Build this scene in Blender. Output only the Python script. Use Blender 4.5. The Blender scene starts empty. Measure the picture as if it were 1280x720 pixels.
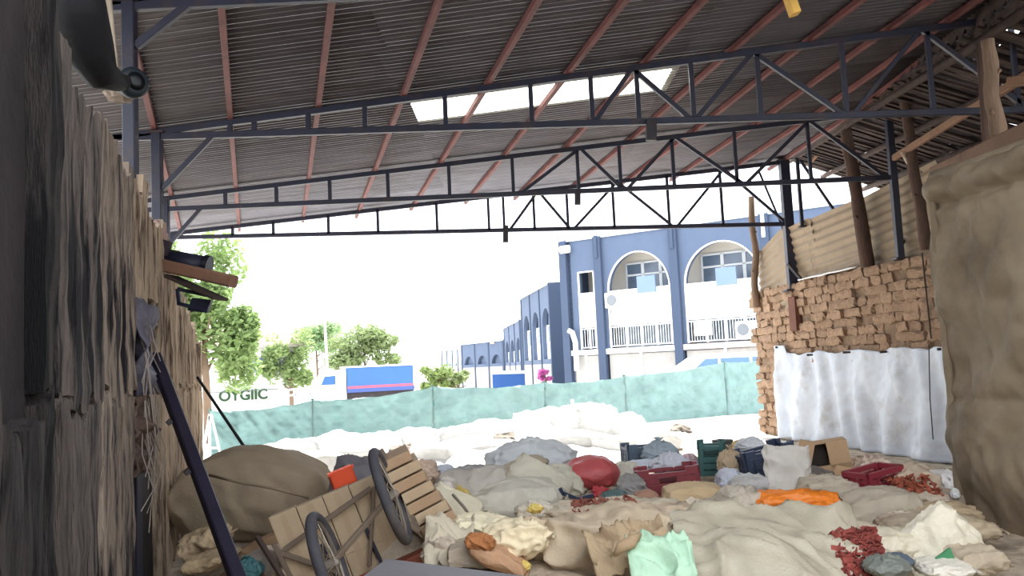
import bpy, bmesh, math, random
from mathutils import Vector, Matrix, noise
from mathutils.geometry import delaunay_2d_cdt
random.seed(7)
sc = bpy.context.scene
COL = sc.collection
# ------------------------------------------------------------------ camera
F = 1100.0                    # focal length in pixels of the 1280x720 frame
CAMZ = 1.6
PITCH = math.atan(97 / F)
ROLL = 0.047
CP = Vector((0, 0, CAMZ))
fwd = Vector((0, math.cos(PITCH), math.sin(PITCH)))
vup = Vector((0, -math.sin(PITCH), math.cos(PITCH)))
cr, sr = math.cos(ROLL), math.sin(ROLL)
RIGHT = Vector((1, 0, 0)) * cr - vup * sr
UP = Vector((1, 0, 0)) * sr + vup * cr
cam_d = bpy.data.cameras.new('camera')
cam = bpy.data.objects.new('camera', cam_d)
COL.objects.link(cam)
m = Matrix((RIGHT, UP, -fwd)).transposed().to_4x4()
m.translation = CP
cam.matrix_world = m
cam_d.sensor_width = 36.0
cam_d.lens = 36.0 * F / 1280.0
cam_d.clip_start = 0.05
cam_d.clip_end = 600
sc.camera = cam
# ------------------------------------------------------------------ light
world = bpy.data.worlds.new('sky')
sc.world = world
world.use_nodes = True
bg = world.node_tree.nodes['Background']
bg.inputs[0].default_value = (0.90, 0.95, 1.0, 1)
bg.inputs[1].default_value = 1.75
sun_d = bpy.data.lights.new('sun', 'SUN')
sun_d.energy = 6.5
sun_d.angle = math.radians(0.6)
sun_d.color = (1.0, 0.97, 0.92)
sun = bpy.data.objects.new('sun', sun_d)
COL.objects.link(sun)
SUNDIR = Vector((-0.16, -1.0, -1.02)).normalized()     # direction the light travels
sun.rotation_euler = SUNDIR.to_track_quat('-Z', 'Y').to_euler()
sun.location = (0, 20, 30)
sc.view_settings.view_transform = 'Standard'
sc.view_settings.look = 'None'
sc.view_settings.gamma = 1.0
sc.view_settings.use_curve_mapping = False
sc.view_settings.exposure = 1.12

# ------------------------------------------------------------------ helpers
def ray(px, py):
    return fwd + RIGHT * ((px - 640) / F) + UP * ((360 - py) / F)
def U(px, py, y):
    "the point of the place that stands at depth y and is seen at px, py"
    d = ray(px, py)
    return CP + d * (y / d.y)
def UZ(px, py, z):
    d = ray(px, py)
    return CP + d * ((z - CAMZ) / d.z)

def lin(c):
    return tuple(((v / 255) / 12.92 if v / 255 <= 0.04045 else ((v / 255 + 0.055) / 1.055) ** 2.4) for v in c)

_M = {}
def mat(col, var=0.18, scale=4.0, rough=0.8, bump=0.25, bscale=30.0, metal=0.0, stretch=(1, 1, 1),
        dirt=None, dscale=2.0, dlo=0.5, dhi=0.72, transl=0.0, alpha=1.0, spec=0.3, rand=0.0, emit=0.0, wrinkle=0.0, clear=0.0):
    key = (clear, wrinkle, col, var, scale, rough, bump, bscale, metal, stretch, dirt, dscale, dlo, dhi, transl, alpha, spec, rand, emit)
    if key in _M:
        return _M[key]
    mt = bpy.data.materials.new('surface_%d' % len(_M))
    mt.use_nodes = True
    nt = mt.node_tree
    N, L = nt.nodes, nt.links
    bs = N['Principled BSDF']
    out = N['Material Output']
    base = lin(col)
    tc = N.new('ShaderNodeTexCoord')
    mp = N.new('ShaderNodeMapping'); mp.inputs['Scale'].default_value = stretch
    L.new(tc.outputs['Object'], mp.inputs['Vector'])
    n1 = N.new('ShaderNodeTexNoise'); n1.inputs['Scale'].default_value = scale; n1.inputs['Detail'].default_value = 5
    L.new(mp.outputs[0], n1.inputs['Vector'])
    rp = N.new('ShaderNodeMapRange')
    rp.inputs[1].default_value = 0.3; rp.inputs[2].default_value = 0.7
    rp.inputs[3].default_value = 1 - var; rp.inputs[4].default_value = 1 + var * 0.7
    L.new(n1.outputs['Fac'], rp.inputs[0])
    val = rp.outputs[0]
    if rand:
        oi = N.new('ShaderNodeObjectInfo')
        r2 = N.new('ShaderNodeMapRange'); r2.inputs[3].default_value = 1 - rand; r2.inputs[4].default_value = 1 + rand
        L.new(oi.outputs['Random'], r2.inputs[0])
        mu = N.new('ShaderNodeMath'); mu.operation = 'MULTIPLY'
        L.new(val, mu.inputs[0]); L.new(r2.outputs[0], mu.inputs[1])
        val = mu.outputs[0]
    vm = N.new('ShaderNodeVectorMath'); vm.operation = 'SCALE'
    vm.inputs[0].default_value = base
    L.new(val, vm.inputs['Scale'])
    colour = vm.outputs[0]
    if dirt:
        n2 = N.new('ShaderNodeTexNoise'); n2.inputs['Scale'].default_value = dscale; n2.inputs['Detail'].default_value = 7
        n2.inputs['Roughness'].default_value = 0.65
        L.new(mp.outputs[0], n2.inputs['Vector'])
        r3 = N.new('ShaderNodeMapRange'); r3.inputs[1].default_value = dlo; r3.inputs[2].default_value = dhi
        L.new(n2.outputs['Fac'], r3.inputs[0])
        mx = N.new('ShaderNodeMix'); mx.data_type = 'RGBA'
        L.new(r3.outputs[0], mx.inputs[0]); L.new(colour, mx.inputs[6])
        mx.inputs[7].default_value = (*lin(dirt), 1)
        colour = mx.outputs[2]
    L.new(colour, bs.inputs['Base Color'])
    bs.inputs['Roughness'].default_value = rough
    bs.inputs['Metallic'].default_value = metal
    bs.inputs['Specular IOR Level'].default_value = spec
    bs.inputs['Alpha'].default_value = alpha
    if emit:
        L.new(colour, bs.inputs['Emission Color']); bs.inputs['Emission Strength'].default_value = emit
    if bump:
        n3 = N.new('ShaderNodeTexNoise'); n3.inputs['Scale'].default_value = bscale; n3.inputs['Detail'].default_value = 4
        L.new(mp.outputs[0], n3.inputs['Vector'])
        bp = N.new('ShaderNodeBump'); bp.inputs['Strength'].default_value = bump; bp.inputs['Distance'].default_value = 0.02
        L.new(n3.outputs['Fac'], bp.inputs['Height'])
        nrm_out = bp.outputs[0]
        if wrinkle:
            n4 = N.new('ShaderNodeTexWave'); n4.wave_type = 'BANDS'; n4.bands_direction = 'DIAGONAL'
            n4.inputs['Scale'].default_value = 1.6; n4.inputs['Distortion'].default_value = 9.0
            n4.inputs['Detail'].default_value = 2.5; n4.inputs['Detail Scale'].default_value = 1.2; n4.inputs['Detail Roughness'].default_value = 0.45
            L.new(mp.outputs[0], n4.inputs['Vector'])
            b2 = N.new('ShaderNodeBump'); b2.inputs['Strength'].default_value = wrinkle; b2.inputs['Distance'].default_value = 0.06
            L.new(n4.outputs['Fac'], b2.inputs['Height']); L.new(nrm_out, b2.inputs['Normal'])
            nrm_out = b2.outputs[0]
        L.new(nrm_out, bs.inputs['Normal'])
    if transl:
        tr = N.new('ShaderNodeBsdfTranslucent')
        L.new(colour, tr.inputs[0])
        ms = N.new('ShaderNodeMixShader'); ms.inputs[0].default_value = transl
        L.new(bs.outputs[0], ms.inputs[1]); L.new(tr.outputs[0], ms.inputs[2])
        L.new(ms.outputs[0], out.inputs[0])
    if clear:
        tp = N.new('ShaderNodeBsdfTransparent')
        m2 = N.new('ShaderNodeMixShader'); m2.inputs[0].default_value = clear
        L.new(out.inputs[0].links[0].from_socket, m2.inputs[1]); L.new(tp.outputs[0], m2.inputs[2])
        L.new(m2.outputs[0], out.inputs[0])
    _M[key] = mt
    return mt

WLOC = {}
def place(o, wloc, parent=None):
    WLOC[o.name] = Vector(wloc)
    if parent is not None:
        o.parent = parent
        o.location = Vector(wloc) - WLOC[parent.name]
    else:
        o.location = wloc
def tag(o, label=None, cat=None, group=None, kind=None):
    if label: o['label'] = label
    if cat: o['category'] = cat
    if group: o['group'] = group
    if kind: o['kind'] = kind
    return o
def empty(name, loc, label=None, cat=None, group=None, kind=None):
    o = bpy.data.objects.new(name, None)
    o.empty_display_size = 0.1
    COL.objects.link(o)
    place(o, loc)
    return tag(o, label, cat, group, kind)

class MB:
    "collects geometry in world coordinates, then links it as one mesh object"
    def __init__(s):
        s.v = []; s.f = []
    def add(s, vs, fs):
        k = len(s.v)
        s.v += [Vector(v) for v in vs]
        s.f += [tuple(i + k for i in f) for f in fs]
        return s
    def frame(s, o, ax, ay, az, lo, hi, ch=0.0):
        "a box in a local frame, with chamfered long edges when ch > 0"
        x0, y0, z0 = lo; x1, y1, z1 = hi
        if ch <= 0:
            P = [(x0, y0, z0), (x1, y0, z0), (x1, y1, z0), (x0, y1, z0), (x0, y0, z1), (x1, y0, z1), (x1, y1, z1), (x0, y1, z1)]
            Q = [(0, 3, 2, 1), (4, 5, 6, 7), (0, 1, 5, 4), (1, 2, 6, 5), (2, 3, 7, 6), (3, 0, 4, 7)]
        else:
            ring = [(y0 + ch, z0), (y1 - ch, z0), (y1, z0 + ch), (y1, z1 - ch), (y1 - ch, z1), (y0 + ch, z1), (y0, z1 - ch), (y0, z0 + ch)]
            P = [(x0, a, b) for a, b in ring] + [(x1, a, b) for a, b in ring]
            Q = [(i, (i + 1) % 8, 8 + (i + 1) % 8, 8 + i)[::-1] for i in range(8)] + [tuple(range(8)), tuple(range(15, 7, -1))]
        return s.add([o + ax * p[0] + ay * p[1] + az * p[2] for p in P], Q)
    def box(s, lo, hi, ch=0.0):
        return s.frame(Vector((0, 0, 0)), Vector((1, 0, 0)), Vector((0, 1, 0)), Vector((0, 0, 1)), lo, hi, ch)
    def bar(s, a, b, w, h=None, ch=0.0, up=(0, 0, 1)):
        h = h or w
        a, b = Vector(a), Vector(b)
        ax = (b - a); L = ax.length; ax.normalize()
        up = Vector(up)
        if abs(ax.dot(up)) > 0.98: up = Vector((0, 1, 0))
        ay = up.cross(ax).normalized(); az = ax.cross(ay)
        return s.frame(a, ax, ay, az, (0, -w / 2, -h / 2), (L, w / 2, h / 2), ch)
    def tube(s, pts, r, n=8, caps=True):
        pts = [Vector(p) for p in pts]
        rs = r if isinstance(r, (list, tuple)) else [r] * len(pts)
        vs, fs = [], []
        prev = None
        for i, p in enumerate(pts):
            t = (pts[min(i + 1, len(pts) - 1)] - pts[max(i - 1, 0)]).normalized()
            a = prev if prev is not None else (Vector((0, 0, 1)) if abs(t.z) < 0.9 else Vector((1, 0, 0)))
            a = (a - t * a.dot(t)).normalized()
            prev = a
            b = t.cross(a)
            for k in range(n):
                an = 2 * math.pi * k / n
                vs.append(p + (a * math.cos(an) + b * math.sin(an)) * rs[i])
        for i in range(len(pts) - 1):
            for k in range(n):
                fs.append((i * n + k, i * n + (k + 1) % n, (i + 1) * n + (k + 1) % n, (i + 1) * n + k))
        if caps:
            fs.append(tuple(range(n))[::-1]); fs.append(tuple(range((len(pts) - 1) * n, len(pts) * n)))
        return s.add(vs, fs)
    def grid(s, fn, nu, nv):
        vs = [fn(i / nu, j / nv) for j in range(nv + 1) for i in range(nu + 1)]
        fs = [(j * (nu + 1) + i, j * (nu + 1) + i + 1, (j + 1) * (nu + 1) + i + 1, (j + 1) * (nu + 1) + i) for j in range(nv) for i in range(nu)]
        return s.add(vs, fs)
    def slab(s, fn, nrm, nu, nv, th, split=False):
        "a sheet with thickness: grid fn(u,v) and its copy pushed by nrm*th, closed at the edges"
        nrm = Vector(nrm)
        A = [Vector(fn(i / nu, j / nv)) for j in range(nv + 1) for i in range(nu + 1)]
        B = [p + nrm * th for p in A]
        n = len(A)
        def q(i, j): return j * (nu + 1) + i
        fs = []
        for j in range(nv):
            for i in range(nu):
                a = (q(i, j), q(i + 1, j), q(i + 1, j + 1), q(i, j + 1))
                fs.append(a); fs.append(tuple(k + n for k in a[::-1]))
        off = 2 * n if split else 0
        k0 = len(fs)
        for i in range(nu):
            fs.append((q(i + 1, 0), q(i, 0), q(i, 0) + n, q(i + 1, 0) + n)); fs.append((q(i, nv), q(i + 1, nv), q(i + 1, nv) + n, q(i, nv) + n))
        for j in range(nv):
            fs.append((q(0, j), q(0, j + 1), q(0, j + 1) + n, q(0, j) + n)); fs.append((q(nu, j + 1), q(nu, j), q(nu, j) + n, q(nu, j + 1) + n))
        if split:       # the rim gets its own vertices, so smooth shading stays off the edges
            fs = fs[:k0] + [tuple(i + off for i in f) for f in fs[k0:]]
            return s.add(A + B + A + B, fs)
        return s.add(A + B, fs)
    def build(s, name, material, parent=None, smooth=False, label=None, cat=None, group=None, kind=None):
        lo = Vector((min(v.x for v in s.v), min(v.y for v in s.v), min(v.z for v in s.v)))
        hi = Vector((max(v.x for v in s.v), max(v.y for v in s.v), max(v.z for v in s.v)))
        c = Vector(((lo.x + hi.x) / 2, (lo.y + hi.y) / 2, lo.z))
        me = bpy.data.meshes.new(name)
        me.from_pydata([v - c for v in s.v], [], s.f)
        if smooth:
            me.polygons.foreach_set('use_smooth', [True] * len(me.polygons))
        me.materials.append(material)
        me.update()
        o = bpy.data.objects.new(name, me)
        COL.objects.link(o)
        place(o, c, parent)
        return tag(o, label, cat, group, kind)

def nz(p, s=1.0, o=0.0):
    return noise.noise(Vector((p[0] * s + o, p[1] * s + o * 1.7, p[2] * s - o * 0.6)))
def inst(name, mesh, wloc, rot, scale, parent):
    o = bpy.data.objects.new(name, mesh)
    COL.objects.link(o)
    place(o, wloc, parent)
    o.rotation_euler = rot
    o.scale = scale
    return o

# ------------------------------------------------------------------ the setting: roof, walls, ground
YT = [6.02, 9.33, 12.9, 16.25]                       # depth of the four trusses
TOP = [None, ((176, 168), (1280, 20)), ((177, 252), (1010, 151)), ((208, 293), (977, 203))]
BOT = [None, ((199, 171), (1253, 138)), ((176, 263), (1112, 222)), ((208, 297), (981, 280))]
def zline(pair, y):
    a, b = U(*pair[0], y), U(*pair[1], y)
    s = (b.z - a.z) / (b.x - a.x)
    return a.z - s * a.x, s
TZ = {i: zline(TOP[i], YT[i]) for i in (1, 2, 3)}
TZ[0] = (TZ[1][0] - 0.08, TZ[1][1] + 0.006)
def topz(x, y):
    if y <= YT[1]:
        i, j = 0, 1
    elif y <= YT[2]:
        i, j = 1, 2
    else:
        i, j = 2, 3
    t = (y - YT[i]) / (YT[j] - YT[i])
    t = max(-1.0, t)
    return (TZ[i][0] * (1 - t) + TZ[j][0] * t) + (TZ[i][1] * (1 - t) + TZ[j][1] * t) * x
ROOF_UP = 0.105
def xleft(y): return -1.75 - 0.345 * y
XR = 5.3

floor_m = mat((150, 138, 120), 0.2, 1.5, 0.95, 0.5, 9, dirt=(110, 96, 80))
MB().box((-9, -6, -0.25), (9.5, 14.2, 0.0)).build('floor', floor_m, kind='structure')
g = MB()
def gz(x, y):
    t = min(1, max(0, (y - 24) / 16))
    return -0.1 - 1.15 * t * t * (3 - 2 * t) + 0.03 * nz((x, y, 0), 0.5)
g.grid(lambda u, v: Vector((-70 + 150 * u, 14.2 + 166 * v ** 2, gz(-70 + 150 * u, 14.2 + 166 * v ** 2))), 60, 70)
g.build('ground', mat((216, 211, 204), 0.12, 0.8, 0.95, 0.4, 6), smooth=True, kind='structure')

# corrugated roof sheets, each its own piece
roof = empty('ceiling', (0, 8, 4.6), kind='structure')
PITCHW = 0.1
m_sheet = mat((108, 106, 112), 0.16, 1.2, 0.4, 0.08, 14, metal=0.75, dirt=(82, 77, 79), dscale=0.9, dlo=0.5, dhi=0.8, rand=0.16, spec=0.4)
m_sky = mat((250, 248, 240), 0.04, 2, 0.5, 0.0, transl=0.85, clear=0.4)
def roof_sheet(x0, x1, y0, y1, mt, lift, name='roof_sheet'):
    nper = round((y1 - y0) / PITCHW)
    ny = nper * 8
    def fn(u, v):
        x = x0 + (x1 - x0) * u; y = y0 + (y1 - y0) * v
        sag = 0.008 * nz((x * 0.7, y * 0.7, 3))
        return Vector((x, y, topz(x, y) + ROOF_UP + lift + 0.021 * math.cos(2 * math.pi * (y - y0) / PITCHW) + sag))
    return MB().slab(fn, (0, 0, 1), 8, ny, 0.003, True).build(name, mt, roof, smooth=True)
y = 3.45
row = 0
while y < 16.5:
    y1 = y + 0.9
    xl = xleft(y) - 0.25 + 0.05 * math.sin(row * 2.3)
    br = [xl, -1.08 + 0.03 * math.sin(row * 1.9), 2.05 + 0.03 * math.cos(row * 2.1), XR + (0.0 if y > 8 else 1.5) + 0.06 * math.sin(row)]
    for k in range(3):
        if row == 7 and k == 1:
            roof_sheet(br[k], br[k + 1], y, y1 + 0.04, m_sky, 0.0, 'skylight_panel')
            continue
        roof_sheet(br[k] - (0.08 if k else 0), br[k + 1], y, y1 + 0.06, m_sheet, 0.004 * ((row + k) % 2) + 0.002 * k)
    y = y1
    row += 1

m_steel = mat((34, 36, 54), 0.25, 3, 0.5, 0.1, 20, dirt=(58, 44, 44), dscale=5, spec=0.45)
m_steel_b = mat((40, 34, 40), 0.25, 3, 0.55, 0.1, 20, dirt=(70, 50, 46), dscale=4, spec=0.45)
m_red = mat((110, 64, 60), 0.22, 2.5, 0.7, 0.15, 20, dirt=(80, 50, 48), dscale=3)

# red purlins
P1 = [192, 287, 397, 504, 610, 711, 808, 917, 1015, 1115, 1190, 1262]
P3 = [225, 298, 379, 449, 519, 589, 655, 722, 790, 858, 925, 985]
ordn = ['first', 'second', 'third', 'fourth', 'fifth', 'sixth', 'seventh', 'eighth', 'ninth', 'tenth', 'eleventh', 'twelfth']
for i in range(12):
    xa = U(P1[i], 100, YT[1]).x + 0.0
    xb = U(P3[i], 250, YT[3]).x
    def xx(y): return xa + (xb - xa) * (y - YT[1]) / (YT[3] - YT[1])
    mb = MB()
    ys = [3.3, YT[0], YT[1], YT[2], YT[3], 17.05 + 0.15 * math.sin(i * 2.4)]
    pts = [Vector((min(xx(yy), XR - 0.05 if yy > 8 else 7), yy, 0)) for yy in ys]
    for p in pts: p.z = topz(p.x, p.y) + 0.056
    for a, b in zip(pts, pts[1:]):
        mb.bar(a, b, 0.055, 0.066, 0.004)
    mb.build('roof_purlin', m_red, None, label='%s red-oxide steel roof purlin counting from the left wall' % ordn[i], cat='purlin', group='red roof purlins')

# trusses
def truss(i, label, verts, diags, x_end_px):
    y = YT[i]
    root_p = Vector((0, y, 4.1))
    root = empty('roof_truss', root_p, label, 'truss', 'dark steel roof trusses')
    if BOT[i]:
        ba, bs_ = zline(BOT[i], y)
    else:
        ba, bs_ = U(400, 0, y).z + 0.02, 0.0
    def bz(x): return ba + bs_ * x
    def tz(x): return TZ[i][0] + TZ[i][1] * x
    xl, xr = x_end_px
    t = 0.07 if i < 3 else 0.075
    MB().bar((xl, y, tz(xl)), (xr, y, tz(xr)), 0.06, t, 0.005).build('top_chord', m_steel, root)
    MB().bar((xl, y, bz(xl)), (xr, y, bz(xr)), 0.06, t, 0.005).build('bottom_chord', m_steel, root)
    for px in verts:
        x = U(px, BOT[i][0][1] if i else 60, y).x if i else px
        MB().bar((x, y, bz(x)), (x, y, tz(x)), 0.05, 0.05 if i < 3 else 0.06, 0.004).build('strut', m_steel, root)
    for (pb, pt) in diags:
        xb_ = U(pb, 200, y).x if i else pb
        xt_ = U(pt, 150, y).x if i else pt
        MB().bar((xb_, y, bz(xb_)), (xt_, y, tz(xt_)), 0.05, 0.05, 0.004).build('brace', m_steel, root)
    return root, bz, tz
T = {}
T[0] = truss(0, 'nearest roof truss crossing the very top edge of the view', [-2, -1, 0, 1, 2, 3, 4], [(0, 1), (1, 2), (2, 3)], (-2.75, 6.2))
T[1] = truss(1, 'dark steel roof truss just in front of the bright skylight strip',
             [288, 318, 386, 457, 558, 666, 742, 800, 869, 953, 1061, 1170, 1277],
             [(745, 794), (868, 794), (872, 947), (1060, 947), (1070, 1160), (1292, 1162)], (U(131, 172, YT[1]).x, U(1310, 130, YT[1]).x))
T[2] = truss(2, 'middle dark roof truss hanging below the skylight strip',
             [282, 346, 413, 486, 563, 643, 725, 778, 845, 924, 1017],
             [(648, 723), (776, 723), (782, 842), (927, 842), (930, 1011), (1106, 1011)], (U(172, 260, YT[2]).x, U(1112, 222, YT[2]).x))
T[3] = truss(3, 'farthest roof truss silhouetted against the white sky',
             [291, 342, 411, 473, 547, 612, 631, 669, 711, 769, 838, 905],
             [(633, 668), (708, 668), (713, 767), (836, 767), (841, 900), (978, 900)], (U(205, 296, YT[3]).x, U(983, 280, YT[3]).x))
# short hanging stubs welded under the chords
for i, px, pya, pyb, w in ((1, 814, 150, 176, 0.11), (2, 722, 238, 256, 0.09), (3, 632, 282, 303, 0.1)):
    a, b = U(px, pya, YT[i] - 0.04), U(px, pyb, YT[i] - 0.04)
    root = T[i][0]
    MB().bar(a, b, w, w * 0.7, 0.01).build('hanger_stub', m_steel_b, root)

# steel posts on the left, with knee braces
def post(px, i, zlow, label, brace, w=0.085):
    y = YT[i]
    x = U(px, 150, y).x
    top = T[i][2](x)
    o = MB()
    o.bar((x, y, zlow), (x, y, top), w, w, 0.006)
    o = o.build('steel_post', m_steel, None, label=label, cat='post', group='steel posts along the left wall')
    MB().bar((x, y, zlow), (x, y, zlow + 0.02), w * 2.2, w * 2.2, 0.01).build('base_plate', m_steel_b, o)
    MB().bar((x, y, top - 0.02), (x, y, top), w * 1.8, w * 1.4, 0.005).build('cap_plate', m_steel_b, o)
    if brace:
        MB().bar(U(*brace[0], y), U(*brace[1], y), 0.05, 0.055, 0.004).build('knee_brace', m_steel, o)
    return o
post(163, 0, 0, 'thick dark post nearest the camera rising behind the weathered wall', ((170, 58), (246, -2)))
post(196, 1, 0, 'dark post with knee brace under the truss before the skylight', ((203, 236), (266, 170)), 0.1)
post(206, 2, 0, 'slim dark post behind the pinkish stone on the wall', ((209, 308), (252, 260)), 0.09)

# ---- left wall of weathered boards in two courses
WX = lambda y: -0.722 - 0.3 * y
wdir = Vector((-0.3, 1, 0)).normalized()
wn = Vector((1, 0.3, 0)).normalized()            # faces the room
m_core = mat((40, 34, 36), 0.3, 3, 0.95, 0.6, 12)
def wtop(y):
    if y < 3.5: return 3.0 + 0.6 * min(1, (3.5 - y) / 0.5)
    if y < 7.4: return 2.9
    return 2.86 - 0.8 * min(1, (y - 7.4) / 5.0)
core = MB()
core.slab(lambda u, v: Vector((WX(-5.0 + 17.6 * u), -5.0 + 17.6 * u, -0.02 + (wtop(-5.0 + 17.6 * u) - 0.12) * v)) - wn * 0.07, -wn, 24, 2, 0.28)
wall_l = core.build('wall_left', m_core, None, kind='structure')
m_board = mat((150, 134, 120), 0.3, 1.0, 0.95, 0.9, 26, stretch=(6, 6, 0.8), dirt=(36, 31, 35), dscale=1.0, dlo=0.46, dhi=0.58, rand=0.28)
m_board_shade = mat((70, 63, 61), 0.4, 1.0, 0.95, 0.9, 26, stretch=(6, 6, 0.8), dirt=(13, 12, 15), dscale=1.0, dlo=0.42, dhi=0.55, rand=0.28)  # nearest boards: shade put into a darker copy of the board colour
m_board_halfshade = mat((112, 101, 95), 0.35, 1.0, 0.95, 0.9, 26, stretch=(6, 6, 0.8), dirt=(26, 23, 27), dscale=1.0, dlo=0.44, dhi=0.57, rand=0.28)  # in-between boards: part of that shade put into the colour
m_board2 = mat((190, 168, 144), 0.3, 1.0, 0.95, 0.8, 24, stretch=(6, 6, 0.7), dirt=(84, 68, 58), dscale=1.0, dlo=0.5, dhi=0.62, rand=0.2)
def board(yc, w, z0, z1, seed, th, mt):
    n = 6
    hv = max(6, int((z1 - z0) / 0.09))
    base = Vector((WX(yc), yc, 0))
    def fn(u, v):
        s = (u - 0.5) * w
        z = z0 + (z1 - z0) * v
        s += 0.022 * nz((s * 2, z * 2.2, seed), 1.3) * (1 if abs(u - 0.5) > 0.4 else 0.3)
        jag = (0.09 * nz((s * 9, seed, 5), 1.0) + 0.05 * nz((s * 30, seed, 2), 1.0))
        if v > 0.99: z += jag
        if v < 0.01: z -= jag * 0.7
        d = 0.025 * nz((s * 16, z * 1.1, seed), 1.0) + 0.018 * nz((s * 5, z * 5, seed + 9), 1.2) + 0.02 * nz((s * 2, z * 0.8, seed + 4))
        return base + wdir * s + Vector((0, 0, z)) + wn * d
    return MB().slab(fn, -wn, n, hv, th).build('board', mt, wall_l, smooth=False)
yy = 1.0
k = 0
rb = random.Random(5)
while yy < 12.9:
    w = rb.uniform(0.17, 0.34)
    yc = yy + w * 0.48
    split = 1.52 + 0.05 * math.sin(k * 1.7)
    dark_up = 2.35 < yc < 2.98
    gap = 5.5 < yc < 6.95
    mt = m_board_shade if yc < 3.35 else (m_board_halfshade if yc < 4.3 else (m_board if yc < 5.6 else m_board2))
    th = rb.uniform(0.05, 0.1)
    if not dark_up:
        zt = wtop(yc) + rb.uniform(-0.08, 0.12)
        zb = split + 0.02
        if gap: zb = 2.02 + 0.25 * rb.random()
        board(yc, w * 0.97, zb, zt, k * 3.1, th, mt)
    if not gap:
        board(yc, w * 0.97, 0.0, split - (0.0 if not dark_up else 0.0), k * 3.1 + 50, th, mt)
    yy += w
    k += 1

# ---- right adobe wall
AX = lambda y: 5.72 + 0.155 * (12.9 - y)
adir = Vector((-0.155, 1, 0)).normalized()
an_ = Vector((-1, -0.155, 0)).normalized()       # faces the room
AY0, AY1, AZ = 10.6, 17.9, 2.86
m_mud = mat((134, 112, 92), 0.25, 4, 0.95, 0.9, 18, dirt=(104, 78, 62), dscale=3)
m_brick = mat((160, 132, 108), 0.2, 5, 0.95, 0.9, 22, dirt=(130, 104, 84), dscale=3, rand=0.12)
aw = MB()
aw.slab(lambda u, v: Vector((AX(AY0 + (AY1 - AY0) * u), AY0 + (AY1 - AY0) * u, AZ * v - 0.02 + (0.05 * nz((u * 9, 1, 2)) if v > 0.99 else 0))) - an_ * (0.02 + 0.03 * nz((u * 30, v * 12, 1))), -an_, 60, 24, 0.34)
wall_r = aw.build('wall_right', m_mud, None, kind='structure')
def lump(seed, hx, hy, hz, rnd=0.5, n=3, amp=0.18):
    bm = bmesh.new()
    bmesh.ops.create_cube(bm, size=2)
    bmesh.ops.subdivide_edges(bm, edges=bm.edges[:], cuts=n - 1, use_grid_fill=True)
    for v in bm.verts:
        s = v.co.normalized() * 1.25
        p = v.co.lerp(s, rnd)
        p += Vector((nz(p, 1.4, seed), nz(p, 1.4, seed + 11), nz(p, 1.4, seed + 23))) * amp
        v.co = Vector((p.x * hx, p.y * hy, p.z * hz))
    me = bpy.data.meshes.new('lump')
    bm.to_mesh(me); bm.free()
    return me
brick_me = []
for q in range(8):
    me = lump(q * 7.3, 0.5, 0.5, 0.5, 0.3 + 0.1 * (q % 3), 3, 0.3)
    me.materials.append(m_brick); brick_me.append(me)
rb = random.Random(11)
rowh = 0.15
rz = math.atan2(adir.y, adir.x)
nb = 0
r = 0
z = AZ - 0.06
while z > 0.05:
    full = z > 1.36
    y = AY0 + 1.15 + (0.14 if r % 2 else 0)
    yend = AY1 - 0.02
    while y < yend:
        w = rb.uniform(0.16, 0.42)
        if not full and y < 16.75:
            y += w; continue
        if rb.random() < 0.93:
            smooth_zone = (y < 13.2 and z > 2.0)
            dep = rb.uniform(-0.012, 0.008) if smooth_zone else rb.uniform(-0.04, 0.03)
            me = brick_me[rb.randrange(8)]
            c = Vector((AX(y + w / 2), y + w / 2, z)) + an_ * (dep - 0.045)
            sh = rb.uniform(0.85, 1.02)
            inst('adobe_brick', me, c, (rb.uniform(-.1, .1), rb.uniform(-.14, .14), rz + rb.uniform(-.08, .08)), (w * rb.uniform(.95, 1.12), 0.17, rowh * sh * rb.uniform(.95, 1.25)), wall_r)
            nb += 1
        y += w
    z -= rowh
    r += 1

# ------------------------------------------------------------------ right side: plastic, sheets, trunks, old roof, tarp
m_plastic = mat((184, 190, 200), 0.08, 3, 0.45, 0.25, 16, dirt=(156, 150, 146), dscale=2.2, dlo=0.55, dhi=0.8, spec=0.4)
y_a, y_b = 16.95, 11.7
def plastic_top(u):
    y = y_a + (y_b - y_a) * u
    px = 640 + F * AX(y) / y
    hooks = abs(math.sin(u * math.pi * 4.3 + 0.5))
    zt = 1.62 + 0.05 * hooks - 0.09 * (u > 0.06) + 0.03 * nz((u * 20, 0, 4))
    if u < 0.09: zt = 1.72
    return zt
def fn(u, v):
    y = y_a + (y_b - y_a) * u
    zt = plastic_top(u)
    z = zt * v + 0.02
    hang = 1 - v
    fold = 0.07 * math.sin(u * 46 + 1.3 * math.sin(v * 3 + u * 11)) * (0.35 + 0.65 * hang) + 0.05 * nz((u * 14 + v * 2.5, v * 1.6, 1.0))
    cr_ = 0.02 * nz((u * 40, v * 14, 8))
    return Vector((AX(y), y, z)) + an_ * (0.11 + 0.07 * hang + fold + cr_) + adir * (0.1 * nz((v * 3, 1, 1)) if u < 0.02 else 0)
pl = MB().slab(fn, -an_, 110, 40, 0.004).build('plastic_sheet', m_plastic, None, smooth=True, label='dirty white plastic sheet pinned along the adobe brick wall', cat='plastic sheet')
m_peg = mat((60, 50, 46), 0.2, 5, 0.8, 0.2)
for u in (0.04, 0.27, 0.5, 0.7, 0.96):
    y = y_a + (y_b - y_a) * u
    zt = plastic_top(u)
    p = Vector((AX(y), y, zt - 0.01))
    MB().tube([p - an_ * 0.02, p + an_ * 0.2], [0.012, 0.02], 6).build('peg', m_peg, pl)
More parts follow.
